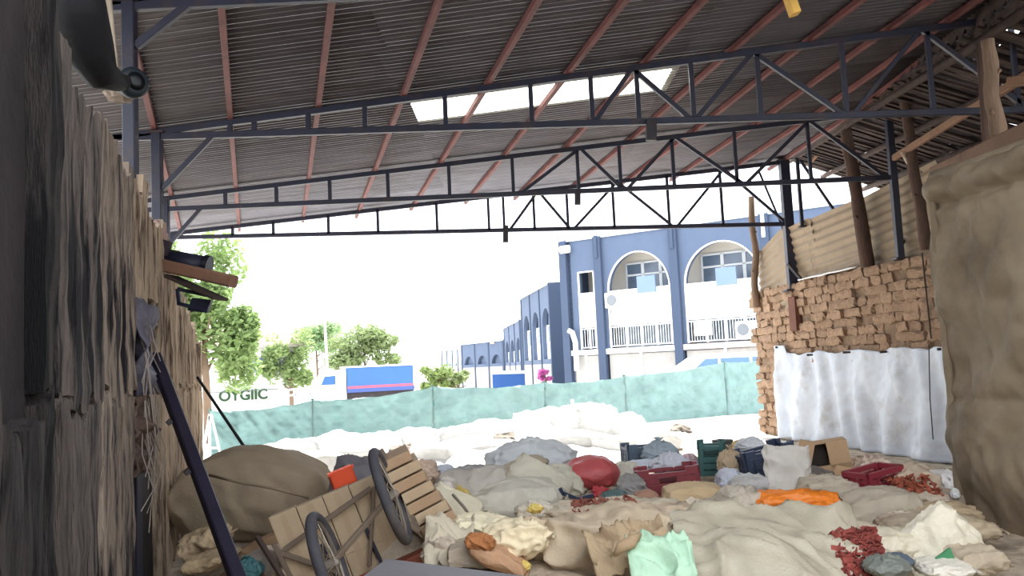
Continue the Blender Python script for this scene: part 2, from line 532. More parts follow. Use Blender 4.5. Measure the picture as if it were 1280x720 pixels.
MB().tube([Vector((AX(12.0), 12.0, 1.62)) + an_ * 0.26, Vector((AX(12.02), 12.02, 0.9)) + an_ * 0.3, Vector((AX(12.0), 12.0, 0.35)) + an_ * 0.32], 0.008, 6).build('hanging_cord', m_peg, pl)

# plank let into the adobe wall
pk = Vector((AX(16.2), 16.2, 0))
MB().frame(pk, adir, an_, Vector((0, 0, 1)), (-0.16, 0.0, 2.0), (0.1, 0.1, 2.62), 0.015).build('wall_plank', mat((104, 66, 52), 0.25, 3, 0.8, 0.3, 18, stretch=(4, 4, 1)), None, label='short dark wooden plank let into the adobe wall', cat='plank')
MB().tube([Vector((AX(12.25), 12.25, 2.9)) + an_ * 0.07, Vector((AX(12.2), 12.2, 1.7)) + an_ * 0.08], 0.012, 6).build('wall_cable', m_peg, None, label='thin dark cable running down the adobe wall', cat='cable')
MB().slab(lambda u, v: Vector((AX(15.9 - 1.9 * u), 15.9 - 1.9 * u, AZ + 0.03 + 0.05 * v + 0.02 * nz((u * 6, v, 2)))) + an_ * (0.08 - 0.25 * v), (0, 0, 1), 14, 3, 0.02).build('plastic_strip', mat((235, 232, 230), 0.05, 3, 0.4, 0.1), None, True, 'bright white strip lying on the adobe wall top', 'plastic strip')

# upright corrugated sheets standing behind the wall top
m_tin = mat((150, 132, 110), 0.16, 2.0, 0.65, 0.2, 20, metal=0.15, dirt=(118, 98, 80), dscale=2, rand=0.08)
def tin(q, label, off=0.0):
    pts = []
    for (px, py, y) in q: pts.append(U(px, py, y))
    a, b, c, d = pts            # bottom-left, bottom-right, top-right, top-left
    nwave = 9
    def fn(u, v):
        p = (a * (1 - u) + b * u) * (1 - v) + (d * (1 - u) + c * u) * v
        ed = 0.02 * nz((u * 7, v * 9, off))
        return p + an_ * (0.014 * math.cos(v * nwave * 2 * math.pi)) + adir * (ed if u in (0, 1) else 0)
    return MB().slab(fn, -an_, 10, nwave * 8, 0.004, True).build('corrugated_sheet', m_tin, None, True, label, 'corrugated sheet', 'tan sheets on the adobe wall')
tin([(952, 400, 17.75), (990, 385, 16.35), (984, 278, 16.35), (947, 318, 17.75)], 'leftmost tan corrugated sheet at the end of the adobe wall', 1)
tin([(1003, 372, 16.2), (1032, 360, 15.4), (1012, 272, 15.4), (985, 285, 16.2)], 'narrow bent corrugated sheet beside the dark steel post', 2)
tin([(1020, 366, 15.6), (1090, 345, 14.0), (1078, 246, 14.0), (1006, 277, 15.6)], 'wide tan corrugated sheet left of the thick tree-trunk post', 3)
tin([(1078, 350, 14.1), (1178, 318, 12.2), (1170, 200, 12.2), (1074, 250, 14.1)], 'wide tan corrugated sheet right of the thick tree-trunk post', 4)

# steel end posts at the right
def right_post(a, b, y, w, label):
    A, B = U(*a, y), U(*b, y)
    A.x = B.x = (A.x + B.x) / 2
    o = MB().bar(A, B, w, w, 0.006).build('end_post', m_steel, None, label=label, cat='post', group='steel end posts on the adobe wall')
    MB().bar(A - Vector((0, 0, 0.03)), A + Vector((0, 0, 0.0)), w * 2, w * 2, 0.01).build('base_plate', m_steel_b, o)
    MB().bar(B - Vector((0, 0, 0.02)), B, w * 1.6, w * 1.6, 0.005).build('cap_plate', m_steel_b, o)
    return o
o = right_post((990, 362), (981, 200), YT[3], 0.17, 'thick dark steel post ending the farthest truss on the adobe wall')
MB().bar(U(985, 330, YT[3] - .1), U(1012, 362, YT[3] - .5), 0.05, 0.05, 0.004).build('foot_strut', m_steel_b, o)
o = right_post((1128, 322), (1108, 148), YT[2], 0.1, 'slim dark steel post ending the middle truss on the adobe wall')
MB().bar(U(1126, 300, YT[2] + .1), U(1148, 322, YT[2] + .3), 0.04, 0.04, 0.004).build('foot_strut', m_steel_b, o)
right_post((1003, 282), (996, 198), 15.6, 0.06, 'thin short steel post beside the thick end post')
MB().bar(U(1000, 200, 15.7), U(1042, 262, 15.7), 0.045, 0.045, 0.003).build('steel_brace', m_steel, None, label='thin diagonal steel rod before the blue roof line', cat='rod')
MB().bar(U(949, 215, 16.6), U(985, 300, 16.5), 0.04, 0.04, 0.003).build('steel_brace', m_steel, None, label='thin diagonal rod left of the thick end post', cat='rod')

# tree-trunk posts
m_trunk = mat((90, 70, 60), 0.3, 2, 0.9, 0.7, 14, stretch=(5, 5, 1), dirt=(58, 42, 36), dscale=2)
m_trunk2 = mat((122, 100, 82), 0.28, 2, 0.9, 0.6, 14, stretch=(5, 5, 1), dirt=(96, 70, 54), dscale=2)
def trunk(pa, pb, y, r, label, mt, seed=0, ya=None):
    a, b = U(*pa, y), U(*pb, ya or y)
    pts, rs = [], []
    for k in range(15):
        t = k / 14
        p = a.lerp(b, t) + Vector((nz((t * 3, seed, 1)), nz((t * 3, seed, 7)), 0)) * r * 0.9 * math.sin(math.pi * t)
        pts.append(p); rs.append(r * (1 - 0.18 * t) * (1 + 0.16 * nz((t * 7, seed, 3))))
    o = MB().tube(pts, rs, 12).build('trunk_post', mt, None, True, label, 'post', 'old tree-trunk posts')
    for q in range(2):
        t = 0.3 + 0.35 * q
        p = a.lerp(b, t)
        MB().tube([p, p + Vector((-0.6 + q, -0.5, 0.5)).normalized() * r * 1.5], [r * 0.35, r * 0.22], 7).build('knot', mt, o, True)
    return o
trunk((1085, 334), (1056, 150), 13.7, 0.11, 'thick crooked tree-trunk post between the two wide corrugated sheets', m_trunk, 1)
trunk((1158, 312), (1128, 108), 11.95, 0.08, 'dark tree-trunk post beside the brown tarp', m_trunk, 2)
trunk((1250, 190), (1234, 50), 7.6, 0.07, 'pale round wooden post standing on the brown tarp wall', m_trunk2, 3)
trunk((1262, 560), (1224, 55), 8.6, 0.04, 'thin dark crooked pole behind the pale round wooden post', m_trunk, 5)
trunk((946, 384), (939, 246), 17.6, 0.075, 'slim weathered wooden pole at the open end of the adobe wall', m_trunk2, 4)
trunk((1094, 330), (1078, 262), 13.9, 0.035, 'broken crooked branch leaning on the thick trunk post', m_trunk, 9)
mbp = MB().tube([U(1127, 190, 12.0), U(1134, 203, 12.0), U(1146, 211, 12.0), U(1152, 216, 12.05)], 0.02, 7).build('bent_pipe', mat((190, 170, 150), 0.1, 4, 0.6), None, True, 'pale bent pipe hooked on the dark trunk post', 'pipe')

# old lean-to roof of battens and tiles, seen from below
m_bat = mat((66, 52, 47), 0.3, 3, 0.9, 0.5, 16, stretch=(2, 2, 2), dirt=(52, 44, 42), dscale=2, rand=0.25)
m_tile = mat((66, 58, 60), 0.3, 3, 0.9, 0.5, 14, dirt=(50, 46, 52), dscale=2, rand=0.35)
old = empty('tile_roof', (5.8, 12, 4.4), 'sagging old tile roof on rough battens beyond the adobe wall', 'roof')
def OA(y): return Vector((5.1 + 0.045 * max(0, y - 9), y, 4.93 + 0.06 * max(0, y - 9)))
OD = Vector((2.3, 0, -0.84))
ODn = Vector((0.34, 0, 0.94))
rb = random.Random(3)
for t in (0.03, 0.36, 0.7, 0.98):
    mb = MB()
    ys = [7.2, 9.5, 12, 14.5, 17.2]
    pts = [OA(y) + OD * t - ODn * 0.09 + Vector((0.03 * nz((y, t, 1)), 0, 0.04 * nz((y, t, 6)))) for y in ys]
    mb.tube(pts, 0.05, 8)
    mb.build('rafter_pole', m_bat, old, True)
MB().bar(OA(7.2) + Vector((0.02, 0, .06)), OA(17.2) + Vector((0.02, 0, .04)), 0.06, 0.34).build('ridge_board', m_bat, old)
y = 7.3
while y < 17.15:
    p = OA(y)
    a = p + OD * rb.uniform(-0.03, 0.02) + Vector((0, rb.uniform(-.08, .08), 0))
    b = p + OD * rb.uniform(0.97, 1.08) + Vector((0, rb.uniform(-.08, .08), 0))
    MB().bar(a - ODn * rb.uniform(0, .03), b - ODn * rb.uniform(0, .03), rb.uniform(.05, .1), .03, up=ODn).build('batten', m_bat, old)
    y += rb.uniform(0.2, 0.27)
bmt = MB()
R_ = 0.11
def til(u, v):
    an2 = math.pi * u
    rr = R_ * (1 - 0.12 * v)
    return Vector((-0.21 + 0.42 * v, rr * math.cos(an2), -rr * 0.6 * math.sin(an2)))
bmt.slab(til, (0, 0, 1), 6, 1, 0.014)
tmp = bpy.data.meshes.new('tile'); tmp.from_pydata(bmt.v, [], bmt.f); tmp.materials.append(m_tile)
slope = math.atan2(0.84, 2.3)
y = 7.35
while y < 17.1:
    for k in range(6):
        if rb.random() < 0.045: continue
        p = OA(y) + OD * ((k + 0.5) / 6) + ODn * (0.1 + 0.012 * rb.random())
        inst('roof_tile', tmp, p + Vector((0, rb.uniform(-.02, .02), 0)), (rb.uniform(-.08, .08), slope + rb.uniform(-.05, .05), rb.uniform(-.09, .09)), (1, 1.05, 1), old)
    y += 0.205

# mud-coloured wall added on the roof's low side to block light from the right
MB().box((7.42, 6.2, 0), (7.7, 17.3, 4.35)).build('wall_light_block', mat((96, 80, 70), 0.25, 2, 0.95, 0.6, 10), None, kind='structure')
# timbers of the lean-to
m_timber = mat((132, 100, 78), 0.22, 2, 0.85, 0.4, 16, stretch=(2, 2, 2), dirt=(106, 76, 58), dscale=2)
def timber(pa, ya, pb, yb, w, h, label, mt=m_timber):
    return MB().bar(U(*pa, ya), U(*pb, yb), w, h, 0.012).build('timber_beam', mt, None, label=label, cat='beam', group='timbers above the brown tarp')
timber((1118, 197), 12.6, (1300, 84), 8.0, 0.07, 0.09, 'long slanting timber passing in front of the old tile roof')
timber((1168, 217), 9.3, (1310, 152), 6.6, 0.1, 0.14, 'thick brown timber lying just above the brown tarp', mat((118, 90, 72), 0.22, 2, 0.85, 0.4, 16, dirt=(90, 66, 54)))
timber((1164, 236), 9.2, (1300, 178), 6.55, 0.08, 0.07, 'lower timber directly on the top fold of the brown tarp', mat((128, 92, 72), 0.22, 2, 0.85, 0.4, 16, dirt=(90, 64, 52)))
timber((1262, 103), 8.2, (1310, 96), 7.8, 0.08, 0.1, 'short splintered timber end at the right edge')
timber((1010, 206), 16.6, (1048, 166), 15.0, 0.05, 0.06, 'short pale timber at the far tip of the old tile roof')

# brown tarp wall
tA, tB = U(1187, 450, 7.0), U(1290, 450, 6.15)
tdir = Vector((tB.x - tA.x, tB.y - tA.y, 0)).normalized()
tlen = 11.8
tn = Vector((tdir.y, -tdir.x, 0))
if tn.x > 0: tn = -tn
tz = 2.92
m_block = mat((120, 104, 88), 0.2, 3, 0.95, 0.6, 12)
base = Vector((tA.x, tA.y, 0)) - tn * 0.1
MB().frame(base, tdir, -tn, Vector((0, 0, 1)), (0.12, 0, 0), (tlen, 0.3, tz - 0.06), 0.0).build('wall_tarp', m_block, None, kind='structure')
m_tarp = mat((142, 126, 104), 0.22, 2.2, 0.7, 0.35, 10, wrinkle=0.22, dirt=(100, 84, 66), dscale=1.4, dlo=0.45, dhi=0.75, spec=0.35)
def fn(u, v):
    s = -0.03 + (tlen + 0.03) * u
    z = 0.01 + (tz + 0.01) * v
    f1 = 0.075 * nz((s * 1.3 + v * 2.2, v * 2.4, 2.0)) + 0.05 * nz((s * 4 - z * 1.6, z * 1.7, 5.0)) + 0.028 * (abs(nz((s * 3 + z * 2.4, z * 3 - s, 9.0))) - 0.2)
    f1 += 0.02 * nz((s * 12 + z * 5, z * 4, 3.0))
    if v > 0.93: f1 += 0.05 * math.sin((v - 0.93) / 0.07 * math.pi)
    if abs(v - 0.925) < 0.012: f1 -= 0.03
    if abs(z - 1.18) < 0.03: f1 -= 0.012
    return Vector((tA.x, tA.y, z)) + tdir * (s + 0.012 * nz((z * 4, 1, 1))) + tn * (0.05 + 1.5 * f1)
tp = MB().slab(fn, -tn, 300, 96, 0.012).build('hanging_tarp', m_tarp, None, True, 'large brown canvas tarp hanging over the wall at the right edge', 'tarp')
# rolled top fold and side edge
pts = [Vector((tA.x, tA.y, tz + 0.02 + 0.02 * nz((s, 3, 3)))) + tdir * s - tn * 0.02 for s in [k * tlen / 30 for k in range(31)]]
MB().tube(pts, [0.07 + 0.02 * nz((k * 0.7, 2, 2)) for k in range(31)], 10).build('top_fold', m_tarp, tp, True)
pts = [Vector((tA.x, tA.y, 0.02 + tz * k / 30)) + tn * (0.02 + 0.03 * nz((k * .3, 4, 4))) + tdir * (0.0) for k in range(31)]
MB().tube(pts, [0.035 + 0.012 * nz((k * 0.5, 2, 7)) for k in range(31)], 8).build('side_hem', m_tarp, tp, True)

# ------------------------------------------------------------------ things on the left wall top
MB().bar(U(196, 330, 7.3), U(292, 352, 7.1), 0.12, 0.1, 0.015).build('timber_beam', mat((150, 114, 94), 0.2, 2, 0.85, 0.4, 16, dirt=(110, 80, 66)), None, label='reddish-brown timber jutting out of the left wall top', cat='beam')
pp = MB(); pa, pb = U(200, 322, 7.5), U(259, 333, 7.5)
pp.tube([pa, pb], 0.085, 16, caps=True)
pipe = pp.build('black_pipe', mat((40, 42, 60), 0.2, 3, 0.5, 0.1), None, True, 'short dark round pipe end above the jutting timber', 'pipe')
MB().tube([pb - (pb - pa).normalized() * 0.03, pb + (pb - pa).normalized() * 0.02], 0.096, 16).build('pipe_collar', mat((24, 26, 40), 0.2, 3, 0.5, 0.1), pipe)
MB().bar(U(212, 345, 7.3), U(276, 374, 7.15), 0.2, 0.022, 0.004).build('loose_board', mat((72, 60, 58), 0.2, 3, 0.8, 0.4), None, label='thin dark board slanting under the jutting timber', cat='board')
fr = empty('metal_bracket', U(245, 372, 7.2), 'small black frame hanging under the slanting board', 'frame')
m_blk = mat((36, 40, 60), 0.2, 4, 0.5, 0.1)
y = 7.2
MB().slab(lambda u, v: U(240 + 24 * u - 6 * v, 372 + 16 * v + 3 * u, y), (0, 1, 0), 4, 3, 0.05).build('plate', m_blk, fr)
for a, b in (((222, 361), (262, 370)), ((222, 379), (256, 388)), ((222, 361), (224, 380))):
    MB().bar(U(*a, y), U(*b, y), 0.03, 0.03, 0.003).build('frame_bar', m_blk, fr)
st = lump(3.3, 0.07, 0.09, 0.1, 0.7, 4, 0.25); st.materials.append(mat((176, 142, 138), 0.2, 8, 0.9, 0.5))
for p_ in st.polygons: p_.use_smooth = True
so = inst('stone', st, U(196, 296, 7.5), (0, 0, 0.4), (1, 1, 1.2), None); tag(so, 'pinkish-grey stone perched on the left wall top', 'stone')
MB().bar(U(200, 318, 7.4), U(206, 300, 7.4), 0.11, 0.12, 0.02).build('wood_block', mat((58, 48, 58), 0.2, 3, 0.8, 0.4), None, label='dark wooden block under the pinkish stone', cat='block')
# black duct sagging from above to a round mouth in front of the near post
m_duct = mat((9, 9, 14), 0.2, 5, 0.75, 0.3, 20)
yd = 4.4
pts = [U(88, -30, 3.9), U(98, 20, 4.0), U(110, 62, 4.1), U(126, 92, 4.2), U(146, 102, 4.35), U(160, 103, 4.5)]
duct = MB().tube(pts, [0.13, 0.13, 0.12, 0.085, 0.05, 0.035], 14).build('black_duct', m_duct, None, True, 'black sagging duct with round mouth before the nearest post', 'duct')
c = U(165, 104, 4.5)
dd = Vector((0.75, -0.66, 0)).normalized()
MB().tube([c - dd * 0.05, c - dd * 0.02, c + dd * 0.03, c + dd * 0.045], [0.055, 0.08, 0.08, 0.06], 18).build('duct_mouth', mat((26, 34, 40), 0.2, 5, 0.45, 0.1), duct, True)
MB().tube([c + dd * 0.046, c + dd * 0.052], [0.05, 0.02], 14).build('mouth_disc', mat((14, 18, 22), 0.2, 5, 0.4, 0.1), duct, True)
# pale hanging strip beside the duct
MB().slab(lambda u, v: U(126 + 11 * u + 12 * v, -20 + 125 * v, 4.7 + 0.03 * nz((v * 5, u, 2))), (0, 1, 0), 3, 16, 0.012).build('hanging_strip', mat((150, 136, 120), 0.2, 3, 0.85, 0.4), None, True, 'pale torn cloth strip hanging beside the black duct', 'cloth strip')
st2 = lump(8.1, 0.05, 0.08, 0.03, 0.6, 4, 0.3); st2.materials.append(mat((150, 136, 124), 0.25, 10, 0.9, 0.6))
so = inst('cloth_scrap', st2, U(148, 118, 4.6), (0, 0.1, 0.2), (1.2, 1, 1), None); tag(so, 'pale rag stub under the round duct mouth', 'rag')
# dark steel bar and thin pole leaning left
b_ = MB().bar(U(194, 446, 6.3), U(304, 742, 4.75), 0.075, 0.075, 0.008).build('steel_bar', mat((38, 34, 50), 0.2, 4, 0.55, 0.1), None, label='heavy dark steel bar leaning from the floor to the left wall', cat='bar')
d_ = (U(304, 742, 4.75) - U(194, 446, 6.3))
for t in (0.33, 0.55):
    p = U(194, 446, 6.3) + d_ * t
    MB().bar(p + Vector((-.03, -.045, 0)), p + Vector((-.05, -.06, -0.02)), 0.03, 0.03).build('bolt', m_steel_b, b_)
MB().tube([U(247, 472, 10.5), U(313, 570, 9.3)], 0.018, 8).build('thin_pole', mat((24, 34, 40), 0.2, 4, 0.5, 0.1), None, label='thin dark pole leaning behind the big brown bundle', cat='pole')
# torn fibres in the wall gap
rb = random.Random(21)
fb = MB()
for k in range(26):
    y0 = rb.uniform(5.5, 6.3); z0 = rb.uniform(1.2, 2.1)
    p = Vector((WX(y0), y0, z0)) + wn * 0.03
    fb.tube([p, p + wn * rb.uniform(.0, .06) + Vector((0, rb.uniform(-.1, .1), -rb.uniform(.1, .3))), p + wn * rb.uniform(0, .05) + Vector((0, rb.uniform(-.15, .15), -rb.uniform(.3, .7)))], 0.004, 4)
fb.build('torn_fibre', mat((150, 138, 130), 0.2, 4, 0.9, 0), wall_l, kind='stuff')
rag = MB().slab(lambda u, v: Vector((WX(5.5 + 0.8 * u), 5.5 + 0.8 * u, 1.52 + 0.62 * v)) + wn * (0.02 + 0.09 * nz((u * 4, v * 3, 2)) + 0.05 * nz((u * 11, v * 7, 4))), -wn, 22, 18, 0.01)
rag.build('torn_sheeting', mat((92, 88, 102), 0.3, 4, 0.6, 0.4, dirt=(48, 44, 56)), wall_l, True)
rag = MB().slab(lambda u, v: Vector((WX(5.5 + 0.75 * u), 5.5 + 0.75 * u, 1.02 + 0.5 * v)) + wn * (0.0 + 0.11 * nz((u * 6, v * 4, 7)) + 0.06 * nz((u * 15, v * 9, 4))), -wn, 22, 18, 0.01)
rag.build('straw_tangle', mat((104, 84, 74), 0.4, 9, 0.9, 0.9, dirt=(52, 42, 42)), wall_l, True)
# yellow box hanging from the roof
yb_ = MB().bar(U(983, -14, 6.4), U(994, 18, 6.4), 0.1, 0.07, 0.01).build('yellow_box', mat((214, 168, 84), 0.15, 4, 0.7, 0.2), None, label='small yellow wooden block hanging at the top of the view', cat='block')
MB().tube([U(983, -16, 6.4), U(980, -60, 6.4)], 0.008, 6).build('hanging_wire', m_peg, yb_)

# ------------------------------------------------------------------ outside: fence, street, buildings, trees
m_net = mat((146, 172, 170), 0.12, 2.5, 0.4, 0.3, 30, spec=0.5, dirt=(122, 150, 148), dscale=1.6, transl=0.45)
FP = [(262, 513, 17.3), (390, 500, 18), (540, 483, 19.6), (680, 478, 21.8), (780, 470, 23.6), (905, 452, 26.5), (965, 446, 27.6)]
FT = [U(*p) for p in FP]
fence = empty('mesh_fence', Vector((0, 20, -0.1)), 'green mesh fence stretched across the sunlit yard', 'fence')
for k in range(6):
    a, b = FT[k], FT[k + 1]
    nrm = Vector((b.y - a.y, -(b.x - a.x), 0)).normalized()
    if nrm.y > 0: nrm = -nrm
    def fn(u, v, a=a, b=b, nrm=nrm, k=k):
        p = a.lerp(b, u)
        zt = p.z - 0.07 * math.sin(math.pi * u) + 0.02 * nz((u * 8, k, 1)) - 0.015 * abs(math.sin(u * 9))
        zb = gz(p.x, p.y) - 0.02
        rip = 1.2 * (0.05 * nz((u * 7 + v * 1.2, v * 5 - u * 3, k)) + 0.035 * nz((u * 16 + v * 7, v * 3, k + 3)) + 0.02 * nz((u * 6 - 3 * v, v * 16, k + 8)))
        rip += 0.035 * max(0, 1 - 3.2 * abs(nz((u * 5 + v * 2.6, v * 3.4 - u * 2, k + 5)))) + 0.02 * max(0, 1 - 4 * abs(nz((u * 9 - v * 3.6, v * 5 + u * 3, k + 15))))
        return Vector((p.x, p.y, zb + (zt - zb) * v)) + nrm * rip * (1 if 0 < u < 1 else 0)
    MB().slab(fn, -nrm, 70, 36, 0.004).build('mesh_panel', m_net, fence, True)
m_fp = mat((74, 116, 108), 0.15, 4, 0.7, 0.1)
for k, p in enumerate(FT):
    MB().tube([Vector((p.x, p.y, gz(p.x, p.y) - 0.05)) + Vector((0, 0.05, 0)), Vector((p.x, p.y + 0.05, p.z + 0.03))], 0.03, 8).build('fence_post', m_fp, fence)

# white trestle beside the left wall
m_wht = mat((240, 240, 236), 0.05, 3, 0.6, 0.1)
tr = empty('white_trestle', U(264, 590, 16.2), 'white folding trestle standing beside the left wall end', 'trestle')
for a, b in (((262, 518), (250, 588)), ((264, 518), (280, 588)), ((262, 520), (262, 590)), ((255, 560), (274, 560))):
    MB().bar(U(*a, 16.2), U(*b, 16.2), 0.045, 0.03, 0.004).build('trestle_leg', m_wht, tr)

# ---- main building with arches
m_blue = mat((86, 99, 122), 0.06, 0.6, 0.85, 0.1, 10, dirt=(78, 92, 116), dscale=0.4)
m_blue_d = mat((68, 80, 102), 0.06, 0.6, 0.85, 0.1, 10)
m_white = mat((238, 238, 236), 0.04, 1, 0.85, 0.05)
m_grey = mat((170, 166, 162), 0.1, 0.9, 0.9, 0.1, 8, dirt=(142, 138, 136), dscale=0.8)
m_glass = mat((96, 110, 130), 0.15, 1.2, 0.25, 0.0, spec=0.6)
m_frame = mat((216, 220, 224), 0.05, 2, 0.6, 0.0)
BC = U(713, 470, 44.0); BC.z = 0
bd = Vector((0.8224, -0.569, 0)).normalized()
bn = Vector((-bd.y, bd.x, 0))                      # inward, away from the street
ZG, ZR = -1.3, 7.65
def FB(s, n, z, C=None, D=None, Nn=None): return (C or BC) + (D or bd) * s + (Nn or bn) * n + Vector((0, 0, z))
def fbox(mb, s0, s1, n0, n1, z0, z1, C=None, D=None, Nn=None, ch=0.0):
    return mb.frame(C or BC, D or bd, Nn or bn, Vector((0, 0, 1)), (s0, n0, z0), (s1, n1, z1), ch)
def arch_panel(s0, s1, z0, z1, o0, o1, zo, spring, crown, th, C=None, D=None, Nn=None, n0=0.0):
    "a wall panel with an arched (or square when crown == spring) opening"
    mb = MB()
    cx, rx = (o0 + o1) / 2, (o1 - o0) / 2
    n = 20
    arc = [(cx - rx * math.cos(math.pi * k / n), spring + (crown - spring) * math.sin(math.pi * k / n)) for k in range(n + 1)]
    if crown <= spring: arc = [(o0, spring), (o1, spring)]
    if zo > z0: fbox(mb, s0, s1, n0, n0 + th, z0, zo, C, D, Nn)
    fbox(mb, s0, o0, n0, n0 + th, zo, z1, C, D, Nn)
    fbox(mb, o1, s1, n0, n0 + th, zo, z1, C, D, Nn)
    for (a, za), (b, zb) in zip(arc, arc[1:]):
        P = [FB(a, n0, za, C, D, Nn), FB(b, n0, zb, C, D, Nn), FB(b, n0, z1, C, D, Nn), FB(a, n0, z1, C, D, Nn)]
        Q = [FB(a, n0 + th, za, C, D, Nn), FB(b, n0 + th, zb, C, D, Nn), FB(b, n0 + th, z1, C, D, Nn), FB(a, n0 + th, z1, C, D, Nn)]
        mb.add(P + Q, [(0, 1, 2, 3), (7, 6, 5, 4), (0, 4, 5, 1), (2, 6, 7, 3)])
    return mb
bld = empty('arched_building', FB(0, 0, ZG), 'large blue-grey building with tall white-edged arches right of the street', 'building')
edges_s = [0, 1.97, 5.98, 10.3, 14.6, 18.9, 23.2]
for k in range(6):
    s0, s1 = edges_s[k], edges_s[k + 1]
    if k == 0:
        o0, o1, spr, crn = 0.75, 1.62, 6.05, 6.05
    else:
        o0, o1, spr, crn = s0 + 0.42, s1 - 0.34, 4.95, 6.75
    arch_panel(s0, s1, 1.9, ZR, o0, o1, 2.2, spr, crn, 0.35).build('facade_panel', m_blue, bld)
    # white rim of the opening
    cx, rx = (o0 + o1) / 2, (o1 - o0) / 2
    if crn > spr:
        arc = [(o0, 2.25)] + [(cx - rx * math.cos(math.pi * t / 20), spr + (crn - spr) * math.sin(math.pi * t / 20)) for t in range(21)] + [(o1, 2.25)]
    else:
        arc = [(o0, 2.25), (o0, spr), (o1, spr), (o1, 2.25)]
    rim = MB()
    for (a, za), (b, zb) in zip(arc, arc[1:]):
        rim.bar(FB(a, 0.02, za), FB(b, 0.02, zb), 0.06, 0.1, up=bn)
    rim.build('arch_rim', m_white, bld)
    MB().add([], []) 
    # recess: back wall, balcony, windows, railing
    fbox(MB(), s0, s1, 1.7, 1.85, 2.0, ZR - 0.2).build('recess_wall', mat((206, 200, 192), 0.05, 1, 0.9, 0.05), bld)
    fbox(MB(), s0, s1, 0.35, 1.7, 6.9, 7.0).build('recess_ceiling', m_white, bld)
    if k < 5:
        fbox(MB(), o0 + 0.02, o1 - 0.02, 0.12, 0.3, 3.3, 5.02 - 0.02 * k).build('balcony_parapet', m_white, bld)
        fbox(MB(), o0 + 0.02, o1 - 0.02, 0.3, 1.7, 3.3, 3.5).build('balcony_floor', m_white, bld)
        nw = 1 if k == 0 else 3
        ww = (o1 - o0 - 0.4) / nw
        for q in range(nw):
            a = o0 + 0.2 + q * ww
            wdw = fbox(MB(), a + 0.06, a + ww - 0.06, 1.6, 1.72, 4.3, 6.35).build('window', m_glass, bld)
            fm = MB()
            for (x0, x1, z0, z1) in ((a, a + 0.08, 4.25, 6.4), (a + ww - 0.08, a + ww, 4.25, 6.4), (a, a + ww, 6.33, 6.42), (a, a + ww, 5.75, 5.84), (a, a + ww, 4.2, 4.3)):
                fbox(fm, x0, x1, 1.55, 1.62, z0, z1)
            fm.build('window_frame', m_frame, wdw)
        # dark lower glass, railing with bars
        fbox(MB(), o0, o1, 0.9, 1.0, 2.2, 3.3).build('shop_glass', mat((120, 132, 146), 0.15, 1.5, 0.3, 0.0), bld)
        rl = MB()
        fbox(rl, o0, o1, 0.1, 0.15, 2.28, 2.34); fbox(rl, o0, o1, 0.1, 0.15, 3.2, 3.26)
        nbar = max(4, int((o1 - o0) / 0.13))
        for q in range(nbar + 1):
            a = o0 + (o1 - o0) * q / nbar
            fbox(rl, a - 0.014, a + 0.014, 0.11, 0.14, 2.3, 3.25)
        for q in range(1, nw + 1):
            a = o0 + (o1 - o0) * q / (nw + 1)
            fbox(rl, a - 0.05, a + 0.05, 0.08, 0.16, 2.25, 3.3)
        rl.build('window_grille', m_frame, bld)
        fbox(MB(), s0, s1, -0.14, 0.3, 1.95, 2.2).build('ledge', mat((214, 190, 180), 0.1, 1, 0.9, 0.1) if k in (2, 3) else m_white, bld)
        fbox(MB(), s0 + 0.3, s1 - 0.3, 0.0, 0.2, ZG, 1.95).build('ground_wall', m_grey, bld)
        fbox(MB(), (s0 + s1) / 2 - 0.06, (s0 + s1) / 2 + 0.06, -0.06, 0.0, ZG, 1.95).build('mullion', m_white, bld)
for k, s in enumerate(edges_s):
    fbox(MB(), s - 0.2, s + 0.2, -0.22, 0.3, ZG, ZR + 0.05, ch=0.03).build('pilaster', m_blue_d, bld)
    if k: fbox(MB(), s - 0.07, s + 0.07, -0.3, -0.2, ZR - 1.0, ZR + 0.1).build('downpipe', m_white if k > 2 else m_blue_d, bld)
fbox(MB(), 0, 23.2, 1.85, 9, ZG, ZR - 0.15).build('building_body', m_blue, bld)
fbox(MB(), -0.1, 23.3, -0.1, 0.5, ZR, ZR + 0.12).build('roof_coping', mat((206, 210, 218), 0.05, 1, 0.8, 0.1), bld)
fbox(MB(), 0, 0.35, 0, 9, ZG, ZR).build('end_wall', m_blue_d, bld)
# corner downpipe ornaments
crn_ = MB(); crn_.tube([FB(0.25, -0.35, 3.2), FB(0.45, -0.35, 3.1), FB(0.6, -0.35, 2.6), FB(0.6, -0.35, 1.2)], 0.13, 10)
crn_.build('flue_pipe', mat((228, 228, 230), 0.05, 2, 0.4, 0.05), bld, True)
crn_ = MB(); crn_.tube([FB(0.0, -0.3, 7.25), FB(0.5, -0.3, 7.25)], 0.2, 12); crn_.build('gutter_end', m_frame, bld, True)
# air conditioners and shutter on the facade
def aircon(s, n, z, label):
    root = empty('air_conditioner', FB(s, n, z), label, 'air conditioner', 'air conditioners on the arched building')
    fbox(MB(), s, s + 0.95, n, n + 0.35, z, z + 0.72, ch=0.03).build('casing', mat((244, 244, 240), 0.03, 2, 0.6, 0), root)
    c = FB(s + 0.36, n - 0.01, z + 0.36)
    MB().tube([c, c - bn * 0.03], [0.27, 0.25], 20).build('fan_grille', mat((120, 124, 130), 0.05, 2, 0.6, 0), root)
    fbox(MB(), s + 0.72, s + 0.84, n - 0.02, n + 0.01, z + 0.15, z + 0.6).build('side_vent', mat((150, 152, 156), 0.05, 2, 0.6, 0), root)
    fbox(MB(), s + 0.2, s + 0.7, n, n + 0.4, z - 0.08, z).build('mount_bracket', m_frame, root)
aircon(2.35, -0.32, 4.15, 'white air conditioner beside the first arch of the blue building')
aircon(8.75, -0.3, 2.35, 'white air conditioner on the grille by the adobe wall end')
